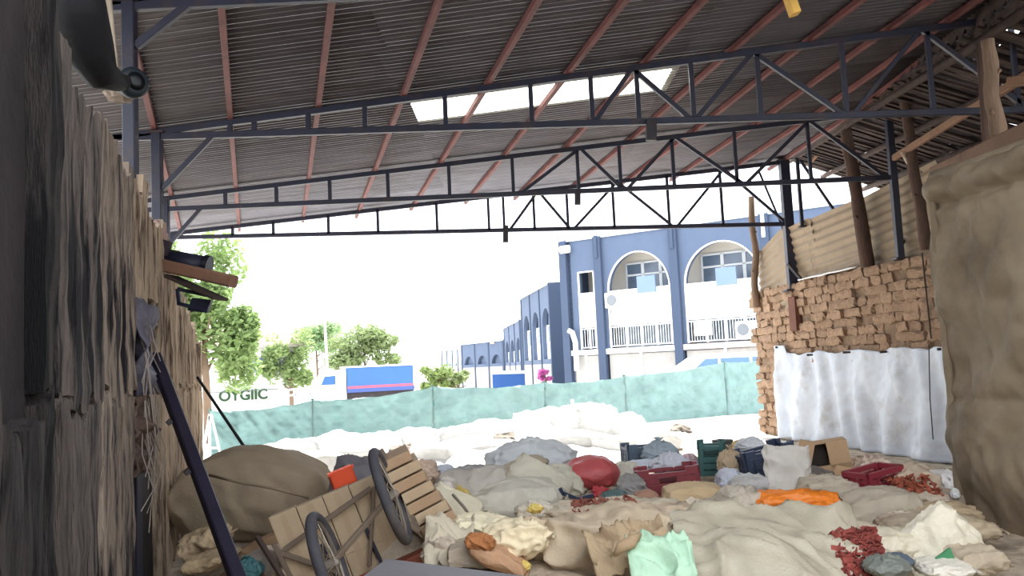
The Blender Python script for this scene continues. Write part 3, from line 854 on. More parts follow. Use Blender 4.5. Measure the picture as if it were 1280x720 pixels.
for s, lb in ((3.95, 'blue open shutter above the balcony in the first arch'), (7.9, 'blue open shutter above the balcony in the second arch')):
    fbox(MB(), s, s + 0.95, 0.0, 0.08, 4.75, 5.55, ch=0.01).build('window_shutter', mat((116, 136, 170), 0.06, 1, 0.7, 0), None, label=lb, cat='shutter')
# notice board on the grille, with lettering
def text(s, body, size, col, parent, o, ax, az, name='lettering', ext=0.004):
    cu = bpy.data.curves.new(name, 'FONT'); cu.body = body; cu.size = size; cu.extrude = ext; cu.offset = size * 0.035
    cu.align_x = 'CENTER'; cu.align_y = 'CENTER'
    cu.materials.append(mat(col, 0.02, 3, 0.8, 0))
    tmp_o = bpy.data.objects.new(name, cu); COL.objects.link(tmp_o)
    bpy.context.view_layer.update()
    me = bpy.data.meshes.new_from_object(tmp_o.evaluated_get(bpy.context.evaluated_depsgraph_get()))
    bpy.data.objects.remove(tmp_o)
    ob = bpy.data.objects.new(name, me); COL.objects.link(ob)
    nn = ax.cross(az)
    ob.rotation_euler = Matrix((ax, az, nn)).transposed().to_euler()
    place(ob, o, parent)
    return ob
nb_ = fbox(MB(), 6.75, 7.6, -0.12, -0.07, 2.55, 3.2, ch=0.02).build('notice_board', mat((250, 246, 246), 0.02, 2, 0.6, 0), None, label='small white notice board on the window grille', cat='sign')
text(0, 'VICTOR', 0.2, (150, 150, 160), nb_, FB(7.17, -0.125, 2.98), bd, Vector((0, 0, 1)))
fbox(MB(), 7.1, 7.55, -0.126, -0.12, 2.6, 2.68).build('pink_band', mat((240, 190, 196), 0.02, 2, 0.6, 0), nb_)

# ---- smaller blocks receding along the street
def block(pl_, yl, pr, yr, ztop, label, narch, chamf, mt=m_blue, back=8, zg=-1.3):
    A = U(*pl_, yl); B = U(*pr, yr); A.z = B.z = 0
    D = (B - A); Ln = D.length; D.normalize()
    Nn = Vector((-D.y, D.x, 0))
    root = empty('street_block', A + Vector((0, 0, zg)), label, 'building', 'blue blocks along the street')
    w = Ln / narch
    for k in range(narch):
        s0 = k * w
        arch_panel(s0, s0 + w, 1.6, ztop, s0 + w * 0.16, s0 + w * 0.86, 1.9, ztop - 2.6, ztop - 1.3, 0.3, A, D, Nn).build('facade_panel', mt, root)
        fbox(MB(), s0 + w * .16, s0 + w * .86, 0.25, 0.35, 1.9, ztop - 2.3, A, D, Nn).build('white_infill', m_white, root)
        fbox(MB(), s0 + w * .36, s0 + w * .7, 0.2, 0.26, ztop - 3.3, ztop - 2.4, A, D, Nn).build('window', m_glass, root)
        fbox(MB(), s0, s0 + w, 0.0, 0.3, zg, 1.6, A, D, Nn).build('ground_wall', m_grey, root)
        fbox(MB(), s0 - 0.12, s0 + 0.12, -0.06, 0.2, zg, ztop - 0.05, A, D, Nn).build('pilaster', m_blue_d, root)
    body = MB()
    fbox(body, 0, Ln, 0.35, back, zg, ztop - 0.02, A, D, Nn)
    body.build('building_body', mt, root)
    fbox(MB(), Ln - 0.02, Ln + 0.3, -0.15, back, zg, ztop + chamf, A, D, Nn).build('end_wall', m_blue_d, root)
    fbox(MB(), -0.1, Ln + 0.3, -0.2, 0.3, ztop, ztop + 0.14, A, D, Nn).build('roof_coping', m_white, root)
    return root, A, D, Nn, Ln
def zat(px, py, y): return U(px, py, y).z
block((655, 455), 62, (692, 455), 51, zat(680, 362, 55), 'narrow blue block with slit arches left of the large arched building', 3, 0.05)
block((632, 458), 84, (653, 458), 70, zat(645, 405, 76), 'smaller blue block farther down the street', 3, 0.05)
rt = block((578, 458), 95, (630, 458), 86, zat(610, 428, 90), 'distant low blue block with one pale arch', 3, 0.1)
block((553, 460), 112, (580, 460), 106, zat(565, 437, 108), 'farthest pale block at the end of the street', 4, 0.0, mt=mat((196, 206, 220), 0.05, 1, 0.9, 0.05))
p = U(619, 430, 88)
MB().bar(p, U(619, 409, 88), 1.0, 0.5).build('roof_chimney', mat((226, 178, 166), 0.1, 1, 0.9, 0.1), None, label='reddish chimney-like block on the distant blue roof', cat='chimney')
# blue skip and pink bush
sk = empty('blue_skip', U(636, 488, 48), 'dark blue skip container standing behind the green fence', 'container')
a, b = U(616, 482, 48), U(656, 481, 48)
D_ = (b - a); Ls = D_.length; D_.normalize(); N_ = Vector((-D_.y, D_.x, 0))
fbox(MB(), 0, Ls, 0, 1.6, -1.0, 0.62, Vector((a.x, a.y, a.z - 0.0)), D_, N_, ch=0.03).build('container_body', mat((38, 78, 136), 0.1, 1, 0.6, 0.1), sk)
fbox(MB(), -0.05, Ls + 0.05, -0.06, 1.66, 0.6, 0.76, Vector((a.x, a.y, a.z)), D_, N_, ch=0.02).build('container_lid', mat((180, 200, 220), 0.1, 1, 0.6, 0.1), sk)

def foliage(c, rx, rz_, n, leaf, seed, mb=None, ry=None):
    mb = mb or MB()
    rnd = random.Random(seed)
    blobs = [(Vector((rnd.uniform(-.65, .65) * rx, rnd.uniform(-.6, .6) * (ry or rx), rnd.uniform(-.7, .75) * rz_)), rnd.uniform(0.28, 0.5)) for _ in range(14)]
    for k in range(n):
        bc, br = rnd.choice(blobs)
        d = Vector((rnd.gauss(0, 1), rnd.gauss(0, 1), rnd.gauss(0, 1))).normalized() * (rnd.random() ** 0.4)
        p = c + bc + Vector((d.x * rx * br, d.y * rx * br, d.z * rz_ * br))
        a = Vector((rnd.gauss(0, 1), rnd.gauss(0, 1), rnd.gauss(0, .6))).normalized()
        b = a.cross(Vector((rnd.gauss(0, 1), rnd.gauss(0, 1), rnd.gauss(0, 1)))).normalized()
        s = leaf * rnd.uniform(0.6, 1.3)
        mb.add([p - a * s, p - b * s * 0.4, p + a * s, p + b * s * 0.4], [(0, 1, 2, 3)])
    return mb
def tree(px, py, y, wpx, hpx, leaf, n, col, label, seed, name='leafy_tree', trunk_col=(120, 100, 84)):
    c = U(px, py, y)
    rx, rz_ = wpx * y / F / 2, hpx * y / F / 2
    zg = gz(c.x, c.y) - 0.05
    root = empty(name, Vector((c.x, c.y, zg)), label, 'tree' if 'tree' in name else 'shrub')
    foliage(c, rx, rz_, n, leaf, seed).build('foliage', mat(col, 0.3, 2.5, 0.7, 0.0, transl=0.4), root)
    mt = mat(trunk_col, 0.2, 3, 0.9, 0.4)
    top = Vector((c.x, c.y, c.z))
    MB().tube([Vector((c.x + .1, c.y, zg)), Vector((c.x + 0.05, c.y, (zg + top.z) / 2)), top], [0.13, 0.1, 0.05], 8).build('trunk', mt, root, True)
    rnd = random.Random(seed + 1)
    for q in range(5):
        a = Vector((c.x, c.y, zg)).lerp(top, rnd.uniform(0.5, 0.9))
        MB().tube([a, a + Vector((rnd.uniform(-.7, .7) * rx, rnd.uniform(-.6, .6) * rx, rnd.uniform(.2, .8) * rz_))], [0.05, 0.015], 6).build('branch', mt, root, True)
tree(254, 392, 24, 136, 190, 0.13, 9000, (134, 156, 100), 'big leafy green tree rising just behind the left wall', 31)
tree(362, 452, 42, 70, 75, 0.16, 2600, (140, 160, 106), 'small green tree in front of the white sign building', 32)
tree(455, 436, 60, 105, 58, 0.22, 3600, (134, 150, 104), 'round green tree behind the blue and red truck', 33)
tree(395, 428, 64, 80, 50, 0.22, 2200, (150, 176, 130), 'pale hazy tree behind the white lamp pole', 34)
tree(545, 472, 58, 46, 34, 0.18, 1500, (132, 150, 92), 'low olive shrub right of the truck', 35, 'leafy_shrub')
tree(572, 474, 60, 34, 24, 0.16, 900, (138, 152, 104), 'small pale shrub at the foot of the distant blocks', 37, 'leafy_shrub')
tree(681, 470, 46, 20, 15, 0.1, 700, (214, 120, 184), 'pink flowering bush at the foot of the blue building', 36, 'flowering_shrub')

# lamp pole
lp = U(411, 470, 47)
o = MB().tube([Vector((lp.x, lp.y, gz(lp.x, lp.y))), Vector((lp.x - 0.15, lp.y, U(407, 380, 47).z))], [0.09, 0.05], 8).build('lamp_pole', m_wht, None, label='tall thin white lamp pole left of the truck', cat='pole')
MB().bar(Vector((lp.x - 0.15, lp.y, U(407, 380, 47).z)), Vector((lp.x - 0.7, lp.y, U(407, 380, 47).z + 0.05)), 0.12, 0.06, 0.01).build('lamp_head', m_wht, o)

# white sign building on the left
sa, sb_ = U(215, 500, 40), U(372, 492, 42.5)
D_ = Vector((sb_.x - sa.x, sb_.y - sa.y, 0)); Ls = D_.length; D_.normalize(); N_ = Vector((-D_.y, D_.x, 0))
SC = Vector((sa.x, sa.y, 0))
zt = U(330, 436, 43).z
sg = empty('sign_building', SC + Vector((0, 0, -1.3)), 'low white building with tiled roof and green palm lettering', 'building')
fbox(MB(), 0, Ls, 0, 6, -1.3, zt, SC, D_, N_).build('wall', m_white, sg)
fbox(MB(), -0.2, Ls + 0.5, -0.5, 0.3, zt, zt + 0.14, SC, D_, N_).build('eave', mat((170, 160, 156), 0.05, 1, 0.9, 0.1), sg)
fbox(MB(), Ls * 0.42, Ls * 0.86, -0.06, 0.05, zt - 1.15, zt - 0.45, SC, D_, N_).build('blue_fascia', mat((104, 124, 148), 0.04, 1, 0.8, 0), sg)
rf = MB()
q = [FB(-0.2, -0.5, zt + 0.14, SC, D_, N_), FB(Ls + 0.5, -0.5, zt + 0.14, SC, D_, N_), FB(Ls - 1.2, 3, zt + 1.25, SC, D_, N_), FB(0.6, 3, zt + 1.25, SC, D_, N_), FB(-0.2, 6.5, zt + 0.14, SC, D_, N_), FB(Ls + 0.5, 6.5, zt + 0.14, SC, D_, N_)]
rf.add(q, [(0, 1, 2, 3), (3, 2, 5, 4), (0, 3, 4), (1, 5, 2), (0, 4, 5, 1)]).build('roof', mat((236, 214, 200), 0.1, 2, 0.9, 0.2), sg)
for k in range(7):
    zc = zt + 0.2 + 1.05 * k / 7
    nn = -0.45 + 3.4 * k / 7
    fbox(MB(), -0.1 + 0.1 * k, Ls + 0.4 - 0.2 * k, nn, nn + 0.42, zc - 0.02, zc + 0.05, SC, D_, N_).build('tile_course', mat((232, 206, 192), 0.1, 2, 0.9, 0.2), sg)
cen = U(306, 494, 41); s_c = (cen - SC).dot(D_)
text(0, 'OYGIIC', 0.66, (44, 70, 44), sg, FB(s_c, -0.06, U(296, 495, 41).z, SC, D_, N_), D_, Vector((0, 0, 1)), ext=0.01)
pm = MB()
pc = FB(s_c + 0.05, -0.05, U(296, 486, 41).z, SC, D_, N_)
for an2 in (20, 55, 90, 125, 160, 195, -15):
    e = pc + D_ * (0.8 * math.cos(math.radians(an2))) + Vector((0, 0, 0.5 * math.sin(math.radians(an2))))
    pm.bar(pc, (pc + e) / 2 + Vector((0, 0, 0.08)), 0.05, 0.01, up=N_); pm.bar((pc + e) / 2 + Vector((0, 0, 0.08)), e, 0.04, 0.01, up=N_)
pm.build('palm_emblem', mat((150, 180, 136), 0.05, 2, 0.8, 0), sg)
fbox(MB(), s_c - 2.3, s_c + 1.6, -0.08, 0.05, U(296, 489.5, 41).z, U(296, 488.5, 41).z, SC, D_, N_).build('sign_line', mat((110, 120, 116), 0.05, 2, 0.8, 0), sg)

# ---- truck with blue and red box
ta, tb = U(382, 500, 44), U(525, 492, 46)
D_ = Vector((tb.x - ta.x, tb.y - ta.y, 0)); Lt = D_.length; D_.normalize(); N_ = Vector((-D_.y, D_.x, 0))
C_ = Vector((ta.x, ta.y, 0))
def sx(px): return (U(px, 490, 45) - C_).dot(D_)
z_t, z_b = U(478, 458, 45).z, U(478, 489, 45).z
tg = gz(C_.x, C_.y)
trk = empty('box_truck', C_ + Vector((0, 0, tg)), 'white truck with blue box and red stripe parked behind the fence', 'truck')
b0, b1 = sx(433), sx(524)
fbox(MB(), b0, b1, 0, 2.0, z_b, z_t, C_, D_, N_, ch=0.03).build('cargo_box', mat((62, 102, 172), 0.06, 1, 0.5, 0.05), trk)
fbox(MB(), b0 + 0.02, b1 - 0.02, -0.015, 0.0, U(478, 484, 45).z, U(478, 481, 45).z, C_, D_, N_).build('red_stripe', mat((206, 90, 110), 0.05, 1, 0.5, 0), trk)
fbox(MB(), b0, b1, -0.02, 0.0, z_b, U(478, 484, 45).z, C_, D_, N_).build('lower_stripe', mat((70, 90, 150), 0.05, 1, 0.5, 0), trk)
fbox(MB(), b0 - 0.03, b1 + 0.05, -0.02, 2.02, z_t, z_t + 0.08, C_, D_, N_).build('box_rim', m_white, trk)
fbox(MB(), b1 - 0.05, b1 + 0.06, -0.02, 2.02, z_b, z_t, C_, D_, N_).build('rear_frame', m_white, trk)
cabm = MB()
z_c = U(415, 466, 45).z; z_h = U(400, 482, 45).z
prof = [(sx(394), tg + 0.5), (sx(394), z_h - 0.1), (sx(397), z_h), (sx(402), z_c - 0.1), (sx(408), z_c), (sx(432), z_c + 0.15), (sx(432), tg + 0.5)]
n_ = len(prof)
cabm.add([FB(s, 0.05, z, C_, D_, N_) for s, z in prof] + [FB(s, 1.9, z, C_, D_, N_) for s, z in prof],
         [tuple(range(n_)), tuple(range(2 * n_ - 1, n_ - 1, -1))] + [(i, i + n_, (i + 1) % n_ + n_, (i + 1) % n_) for i in range(n_)])
cab = cabm.build('cab', mat((246, 246, 246), 0.03, 1, 0.4, 0), trk)
wn_ = MB()
pr = [(sx(399), z_h + 0.02), (sx(404), z_c - 0.18), (sx(418), z_c - 0.15), (sx(418), z_h + 0.02)]
wn_.add([FB(s, 0.04, z, C_, D_, N_) for s, z in pr] + [FB(s, 0.1, z, C_, D_, N_) for s, z in pr], [(0, 1, 2, 3), (7, 6, 5, 4), (0, 4, 5, 1), (1, 5, 6, 2), (2, 6, 7, 3), (3, 7, 4, 0)])
wn_.build('side_window', mat((64, 104, 160), 0.1, 1, 0.2, 0), cab)
fbox(MB(), sx(397), b1, 0.2, 1.8, tg + 0.45, z_b, C_, D_, N_).build('chassis', m_steel_b, trk)
for px in (405, 500, 512):
    c = FB(sx(px), 0.1, tg + 0.42, C_, D_, N_)
    w_ = MB().tube([c - N_ * 0.02, c + N_ * 0.25], 0.42, 18).build('wheel', mat((30, 30, 32), 0.1, 2, 0.8, 0), trk)
    MB().tube([c - N_ * 0.05, c - N_ * 0.01], 0.2, 12).build('hub', m_frame, w_)
# low railing left of the truck
rl = empty('street_railing', U(360, 500, 40), 'pale street railing left of the truck cab', 'railing')
for py in (488, 495):
    MB().bar(U(350, py, 40), U(392, py - 3, 40), 0.08, 0.08, 0.01).build('rail', m_frame, rl)
for px in (352, 370, 388):
    MB().bar(U(px, 486, 40), U(px, 508, 40), 0.08, 0.08, 0.01).build('railing_post', m_frame, rl)

# ---- white van behind the fence at the right
va, vb = U(838, 470, 31), U(1000, 462, 31.5)
D_ = Vector((vb.x - va.x, vb.y - va.y, 0)); D_.normalize(); N_ = Vector((-D_.y, D_.x, 0))
C_ = Vector((va.x, va.y, 0)); tg = gz(C_.x, C_.y); zr = U(900, 442, 31).z
van = empty('white_van', C_ + Vector((0, 0, tg)), 'white van showing only its roof and windows above the fence', 'van')
Lv = 4.6
prof = [(0, tg + 0.35), (0, zr - 1.0), (0.35, zr - 0.62), (1.2, zr - 0.1), (1.7, zr), (Lv - 0.2, zr), (Lv, zr - 0.2), (Lv, tg + 0.35)]
n_ = len(prof)
vm_ = MB().add([FB(s, 0, z, C_, D_, N_) for s, z in prof] + [FB(s, 1.8, z, C_, D_, N_) for s, z in prof],
         [tuple(range(n_)), tuple(range(2 * n_ - 1, n_ - 1, -1))] + [(i, i + n_, (i + 1) % n_ + n_, (i + 1) % n_) for i in range(n_)])
vm_.build('van_body', mat((246, 246, 246), 0.03, 1, 0.35, 0), van)
for s0, s1 in ((0.75, 1.75), (1.85, 2.9), (3.0, 4.2)):
    m_ = MB()
    lo_ = zr - 0.62; hi_ = zr - 0.16
    q = [(s0, lo_), (s0 + (0.55 if s0 < 1 else 0), hi_), (s1, hi_), (s1, lo_)]
    m_.add([FB(s, -0.015, z, C_, D_, N_) for s, z in q] + [FB(s, 0.03, z, C_, D_, N_) for s, z in q], [(0, 1, 2, 3), (7, 6, 5, 4), (0, 4, 5, 1), (1, 5, 6, 2), (2, 6, 7, 3), (3, 7, 4, 0)])
    m_.build('van_window', mat((90, 120, 160), 0.1, 1, 0.2, 0), van)
for s in (0.9, 3.7):
    c = FB(s, 0.05, tg + 0.33, C_, D_, N_)
    MB().tube([c - N_ * 0.06, c + N_ * 0.2], 0.33, 16).build('wheel', mat((30, 30, 32), 0.1, 2, 0.8, 0), van)

# ------------------------------------------------------------------ the heap: sacks, bags, crates, cartons, cart
ANCH = []                      # x, y, height of the underside of each thing, used to raise the heap beneath it
ALLM = {}
def cloth(col, shiny=False, transl=0.0, dirt=None):
    if min(col) > 70: col = tuple(min(245, int(c * 1.0)) for c in col)
    return mat(col, 0.12, 5, 0.42 if shiny else 0.85, 0.25, 60, wrinkle=0.3, dirt=dirt or tuple(int(c * 0.8) for c in col), dscale=2.6, dlo=0.52, dhi=0.85, spec=0.5 if shiny else 0.2, transl=transl)
def cube_pts(n):
    vs, fs, idx = [], [], {}
    def vid(p):
        k = tuple(round(c, 5) for c in p)
        if k not in idx:
            idx[k] = len(vs); vs.append(Vector(p))
        return idx[k]
    for ax in range(3):
        for sgn in (-1, 1):
            for i in range(n):
                for j in range(n):
                    q = []
                    for (a, b) in ((i, j), (i + 1, j), (i + 1, j + 1), (i, j + 1)):
                        p = [0, 0, 0]
                        p[ax] = sgn; p[(ax + 1) % 3] = -1 + 2 * a / n; p[(ax + 2) % 3] = -1 + 2 * b / n
                        q.append(vid(p))
                    fs.append(tuple(q) if sgn > 0 else tuple(q[::-1]))
    return vs, fs
CUBE = {n: cube_pts(n) for n in (8, 12, 18, 24)}
def ridge(p, s, o):
    return 1 - abs(nz(p, s, o)) * 2.2
def crease(p, s, o):
    wx = nz(p, s * 0.6, o + 31) * 0.5 / s
    q = (p[0] + wx, p[1] - wx, p[2] + wx)
    return max(0.0, 1 - abs(nz(q, s, o)) * 2.6) ** 2
def axes(yaw, roll, pitch=0.0):
    R = Matrix.Rotation(math.radians(yaw), 3, 'Z') @ Matrix.Rotation(math.radians(-roll), 3, 'Y') @ Matrix.Rotation(math.radians(pitch), 3, 'X')
    return R
def sack_geo(C, L, W, H, R, seed, n=18, box=0.4, pinch=0.6, ear=0.12, wr=1.0, flat=0.35, sag=0.0):
    vs, fs = CUBE[n]
    out = []
    wr = min(wr, 1.5)
    m_ = min(L, W, H) if min(L, W, H) > 0.05 else 0.05
    for c in vs:
        s = c.normalized()
        p = s.lerp(c, box)
        q = p.copy()
        ax_ = min(1, abs(p.x))
        q.z *= 1 - pinch * ax_ ** 3.5
        q.y *= 1 + ear * ax_ ** 5 - 0.06 * (1 - ax_)
        if q.z < 0: q.z *= 1 - flat * 0.5
        w = Vector((q.x * L / 2, q.y * W / 2, q.z * H / 2))
        # slumped lumps, sharp folds and end creases
        d = 0.2 * m_ * nz(w, 0.55 / m_, seed) + 0.1 * m_ * wr * (crease((w.x * 0.6, w.y, w.z * 1.2), 1.7 / m_, seed + 5) - 0.3)
        d += 0.06 * m_ * wr * (crease((w.x * 1.5, w.y * 0.6, w.z), 2.6 / m_, seed + 17) - 0.3)
        d += 0.04 * m_ * wr * math.sin(p.y * 13 + seed + 3 * p.z) * ax_ ** 3
        w += s * d
        w.z -= sag * (q.x ** 2) * H
        out.append(C + R @ w)
    return out, fs
def topart(o, name, mb, mt, label=None):
    return mb.build(name, mt, o, True, label=label)
def depth_for(cx, cy, h, zb, D):
    return D if D else UZ(cx, cy + h / 2, zb).y
SEED = [0]
def sack(label, cx, cy, w, h, col, zb=0.3, D=None, yaw=0, roll=0, pitch=0, dep=None, box=0.4, pinch=0.6, wr=1.0, n=18, name='woven_sack', cat='sack', group='sacks in the heap', shiny=False, transl=0.0, seam=True, ear=0.12, dirt=None, sag=0.0, anchor=True):
    SEED[0] += 1
    sd = SEED[0] * 3.7
    y = depth_for(cx, cy, h, zb, D)
    C = U(cx, cy, y)
    L, H = w * 1.12 * y / F, h * 1.14 * y / F
    n = 24 if n >= 18 else n
    Wd = dep if dep else min(0.62, max(0.3, 0.75 * L))
    H = max(H - Wd * 0.1, 0.08)
    C.y += Wd * 0.3
    C.x *= C.y / (C.y - Wd * 0.3)
    R = axes(yaw, roll, pitch)
    vs, fs = sack_geo(C, L, Wd, H, R, sd, n, box, pinch, ear, wr, sag=sag)
    mt = cloth(col, shiny, transl, dirt)
    o = MB().add(vs, fs).build(name, mt, None, True, label, cat, group)
    if anchor: ANCH.append((C.x, C.y, C.z - H * 0.36, max(L, Wd) / 2))
    if seam:
        # stitched seam along one end
        e = MB()
        pts = []
        for k in range(9):
            t = -1 + 2 * k / 8
            pts.append(C + R @ Vector((L / 2 * 0.99 * (1 - 0.06 * t * t), t * Wd / 2 * 0.86, 0.02 * H * math.sin(k * 2.1 + sd))))
        e.tube(pts, 0.011, 6)
        e.build('seam', cloth(tuple(int(c * 0.86) for c in col)), o, True)
    return o
def tied_bag(label, cx, cy, w, h, col, zb=0.3, D=None, roll=0, name='tied_bag', cat='bag', group='bags in the heap', shiny=True, transl=0.15, neck=True, wr=1.0, n=18, yaw=0, pitch=0, dep=None, anchor=True):
    SEED[0] += 1
    sd = SEED[0] * 5.3
    y = depth_for(cx, cy, h, zb, D)
    C = U(cx, cy, y)
    L, H = w * 1.1 * y / F, h * 1.12 * y / F
    n = 24
    Wd = dep or L * 0.85
    C.y += Wd * 0.3; C.x *= C.y / (C.y - Wd * 0.3)
    R = axes(yaw, roll, pitch)
    vs, fs = CUBE[n]
    out = []
    for c in vs:
        s = c.normalized()
        p = s.lerp(c, 0.14)
        tz_ = max(0, p.z)
        r = 1 - 0.45 * tz_ ** 2.2
        q = Vector((p.x * r * L / 2, p.y * r * Wd / 2, (p.z if p.z > 0 else p.z * 0.8) * H / 2))
        d = 0.2 * nz(p, 1.2, sd) + 0.22 * wr * (crease(p, 1.6, sd + 4) - 0.3) + 0.14 * wr * (crease((p.x * 1.5, p.y * 1.5, p.z * .6), 2.6, sd + 9) - 0.3)
        q += s * d * min(L, H) * 0.4
        out.append(C + R @ q)
    mt = cloth(col, shiny, transl)
    o = MB().add(out, fs).build(name, mt, None, True, label, cat, group)
    if neck:
        top = Vector((0, 0, H / 2 * 0.86))
        mb = MB()
        rings = [(0.0, 0.2), (0.05, 0.1), (0.09, 0.075), (0.14, 0.13), (0.2, 0.22)]
        vs2, fs2 = [], []
        k_ = 16
        for zz, rr in rings:
            for k in range(k_):
                a = 2 * math.pi * k / k_
                ru = rr * L * (1 + (0.3 if zz > 0.1 else 0.12) * math.sin(5 * a + sd)) * 0.55
                vs2.append(C + R @ (top + Vector((ru * math.cos(a), ru * math.sin(a), zz * H * 0.9 + (0.03 * H * math.sin(3 * a + sd) if zz > .15 else 0)))))
        for j in range(len(rings) - 1):
            for k in range(k_):
                fs2.append((j * k_ + k, j * k_ + (k + 1) % k_, (j + 1) * k_ + (k + 1) % k_, (j + 1) * k_ + k))
        mb.add(vs2, fs2).build('gathered_neck', mt, o, True)
    if anchor: ANCH.append((C.x, C.y, C.z - H * 0.38, L / 2))
    return o
def drape(label, cx, cy, w, h, col, zb=0.3, D=None, dep=0.6, amp=0.08, roll=0, yaw=0, tilt=24, name='loose_cloth', cat='cloth', group=None, shiny=False, n=46, transl=0.0, freq=1.0, thick=0.006, anchor=True):
    "a crumpled sheet lying over the heap, tilted to the viewer"
    SEED[0] += 1
    sd = SEED[0] * 2.9
    y = depth_for(cx, cy, h, zb, D)
    C = U(cx, cy, y)
    L, H = w * y / F, h * y / F
    R = axes(yaw, roll)
    def fn(u, v):
        x = (u - 0.5) * L * (1 + 0.05 * nz((v * 4, 1, sd)))
        t = (v - 0.5)
        z = H * t
        yy_ = dep * t + 0.0
        bulge = 0.30 * H * math.sin(math.pi * v) * (0.6 + 0.4 * math.sin(math.pi * u))
        fr_ = freq / max(0.3, L)
        d = amp * (1.0 * nz((x * 1.6 * fr_, yy_ * 1.6, t), 1.0, sd) + 0.55 * crease((x * 1.2 + yy_ * 1.2, yy_ * 0.9 - x * .5, z), 1.6 * fr_, sd + 3) + 0.3 * crease((x * .7, yy_ * 1.3 + x * .6, z), 3.0 * fr_, sd + 8))
        edge = min(u, 1 - u, v, 1 - v)
        zz = z + bulge * 0.5 + d
        if edge < 0.07: zz -= (0.07 - edge) * 0.9 * H
        return C + R @ Vector((x, yy_, zz))
    nrm = Vector((0, 0.4, -1)).normalized()
    o = MB().slab(fn, nrm, n, max(16, int(n * 0.6)), thick).build(name, cloth(col, shiny, transl), None, True, label, cat, group)
    if anchor: ANCH.append((C.x, C.y, C.z - 0.10, L / 3))
    return o
m_stitch = cloth((150, 132, 112))

def crate(label, cx, cy, w, h, col, zb=0.3, D=None, yaw=0, roll=0, pitch=0, ratio=0.68, slots=True, name='plastic_crate', dip=True):
    y = depth_for(cx, cy, h, zb, D)
    L, H = w * y / F, h * y / F
    Wd = L * ratio
    C = U(cx, cy, y); C.y += Wd * 0.35; C.x *= C.y / (C.y - Wd * 0.35)
    B = C - Vector((0, 0, H / 2))
    R = axes(yaw, roll, pitch)
    ax, ay, az = R @ Vector((1, 0, 0)), R @ Vector((0, 1, 0)), R @ Vector((0, 0, 1))
    mt = mat(col, 0.12, 3, 0.5, 0.1, 20, spec=0.4, dirt=tuple(int(c * 0.75) for c in col))
    root = empty(name, B, label, 'crate', 'plastic crates in the heap')
    t = 0.014
    MB().frame(B, ax, ay, az, (-L / 2, -Wd / 2, 0), (L / 2, Wd / 2, t)).build('base', mt, root)
    def side(o_, dx, dn, ln):
        mb = MB()
        # corner posts, ribs, slats and a dipped rim
        for e in (-ln / 2, ln / 2 - 0.035):
            mb.frame(o_, dx, dn, az, (e, -t, 0), (e + 0.035, t, H))
        nr = max(3, int(ln / 0.075))
        for k in range(1, nr):
            x = -ln / 2 + ln * k / nr
            mb.frame(o_, dx, dn, az, (x - 0.007, -t * 0.8, 0.02), (x + 0.007, t * 0.6, H * 0.76))
        ns = 4
        for k in range(ns):
            z0 = 0.0 + H * 0.78 * k / ns
            mb.frame(o_, dx, dn, az, (-ln / 2, -t * 0.4, z0), (ln / 2, t * 0.4, z0 + H * (0.16 if slots else 0.2)))
        # rim: high at the corners, dipped between
        dz = 0.12 * H if dip else 0.0
        for a, b, z1 in ((-ln / 2, -ln * 0.3, 0), (-ln * 0.3, ln * 0.3, dz), (ln * 0.3, ln / 2, 0)):
            mb.frame(o_, dx, dn, az, (a, -t * 1.3, H * 0.8 - dz * 0.2), (b, t * 1.2, H - z1))
        mb.build('side_wall', mt, root)
    side(B - ay * (Wd / 2), ax, ay, L)
    side(B + ay * (Wd / 2), ax, ay, L)
    side(B - ax * (L / 2), ay, ax, Wd)
    side(B + ax * (L / 2), ay, ax, Wd)
    hd = MB()
    hd.frame(B - ay * (Wd / 2 + 0.012), ax, ay, az, (-0.07, -0.012, H * 0.62), (0.07, 0.0, H * 0.74), 0.004)
    hd.build('handle', mat(tuple(int(c * 0.6) for c in col), 0.1, 3, 0.5, 0), root)
    ANCH.append((C.x, C.y, B.z, L / 2))
    return root, B, ax, ay, az, L, Wd, H

m_card = mat((182, 150, 116), 0.1, 4, 0.85, 0.15, 20, dirt=(158, 126, 94), dscale=2)
m_card_d = mat((170, 142, 114), 0.1, 4, 0.85, 0.15, 20, dirt=(150, 122, 96), dscale=2)

# ---- foreground and middle, left to right -------------------------------------------------
# huge brown bundle against the left wall
big = sack('huge olive-brown canvas bundle slumped against the left wall', 322, 632, 196, 122, (160, 144, 122), D=7.6, dep=1.0, box=0.25, pinch=0.35, n=24, name='canvas_bundle', cat='bundle', group=None, wr=0.3, ear=0.0, roll=-3, dirt=(146, 128, 106))
c_ = U(320, 604, 7.35)
MB().tube([U(262, 594, 7.28), U(300, 603, 7.1), U(345, 611, 7.08), U(386, 622, 7.2)], 0.012, 6).build('seam', m_stitch, big, True)
sack('striped tan sack squeezed under the canvas bundle by the wall', 260, 682, 52, 34, (196, 172, 140), D=6.6, dep=0.5, wr=1.6, roll=18)
sack('small pale tan sack in the bottom left corner by the wall', 264, 706, 50, 28, (186, 162, 130), D=5.9, dep=0.45, roll=10)
sack('long brown rolled sack beneath the canvas bundle', 328, 688, 76, 24, (152, 124, 98), D=6.3, roll=24, dep=0.3, pinch=0.3)
sack('grey crumpled sack beside the cart under the canvas bundle', 334, 706, 44, 34, (150, 140, 132), D=5.7, dep=0.4, wr=.8)
tied_bag('dark teal plastic bag at the foot of the steel bar', 308, 716, 36, 26, (64, 112, 116), D=5.5)
MB().bar(U(322, 672, 5.6), U(358, 730, 5.2), 0.03, 0.03, 0.004).build('short_stick', mat((80, 66, 60), 0.2, 3, 0.8, 0.3), None, label='short dark stick leaning left of the cart', cat='stick')
drape('blue-grey cloth draped behind the cart load', 446, 596, 64, 40, (132, 128, 134), D=7.2, dep=0.5, amp=0.05)
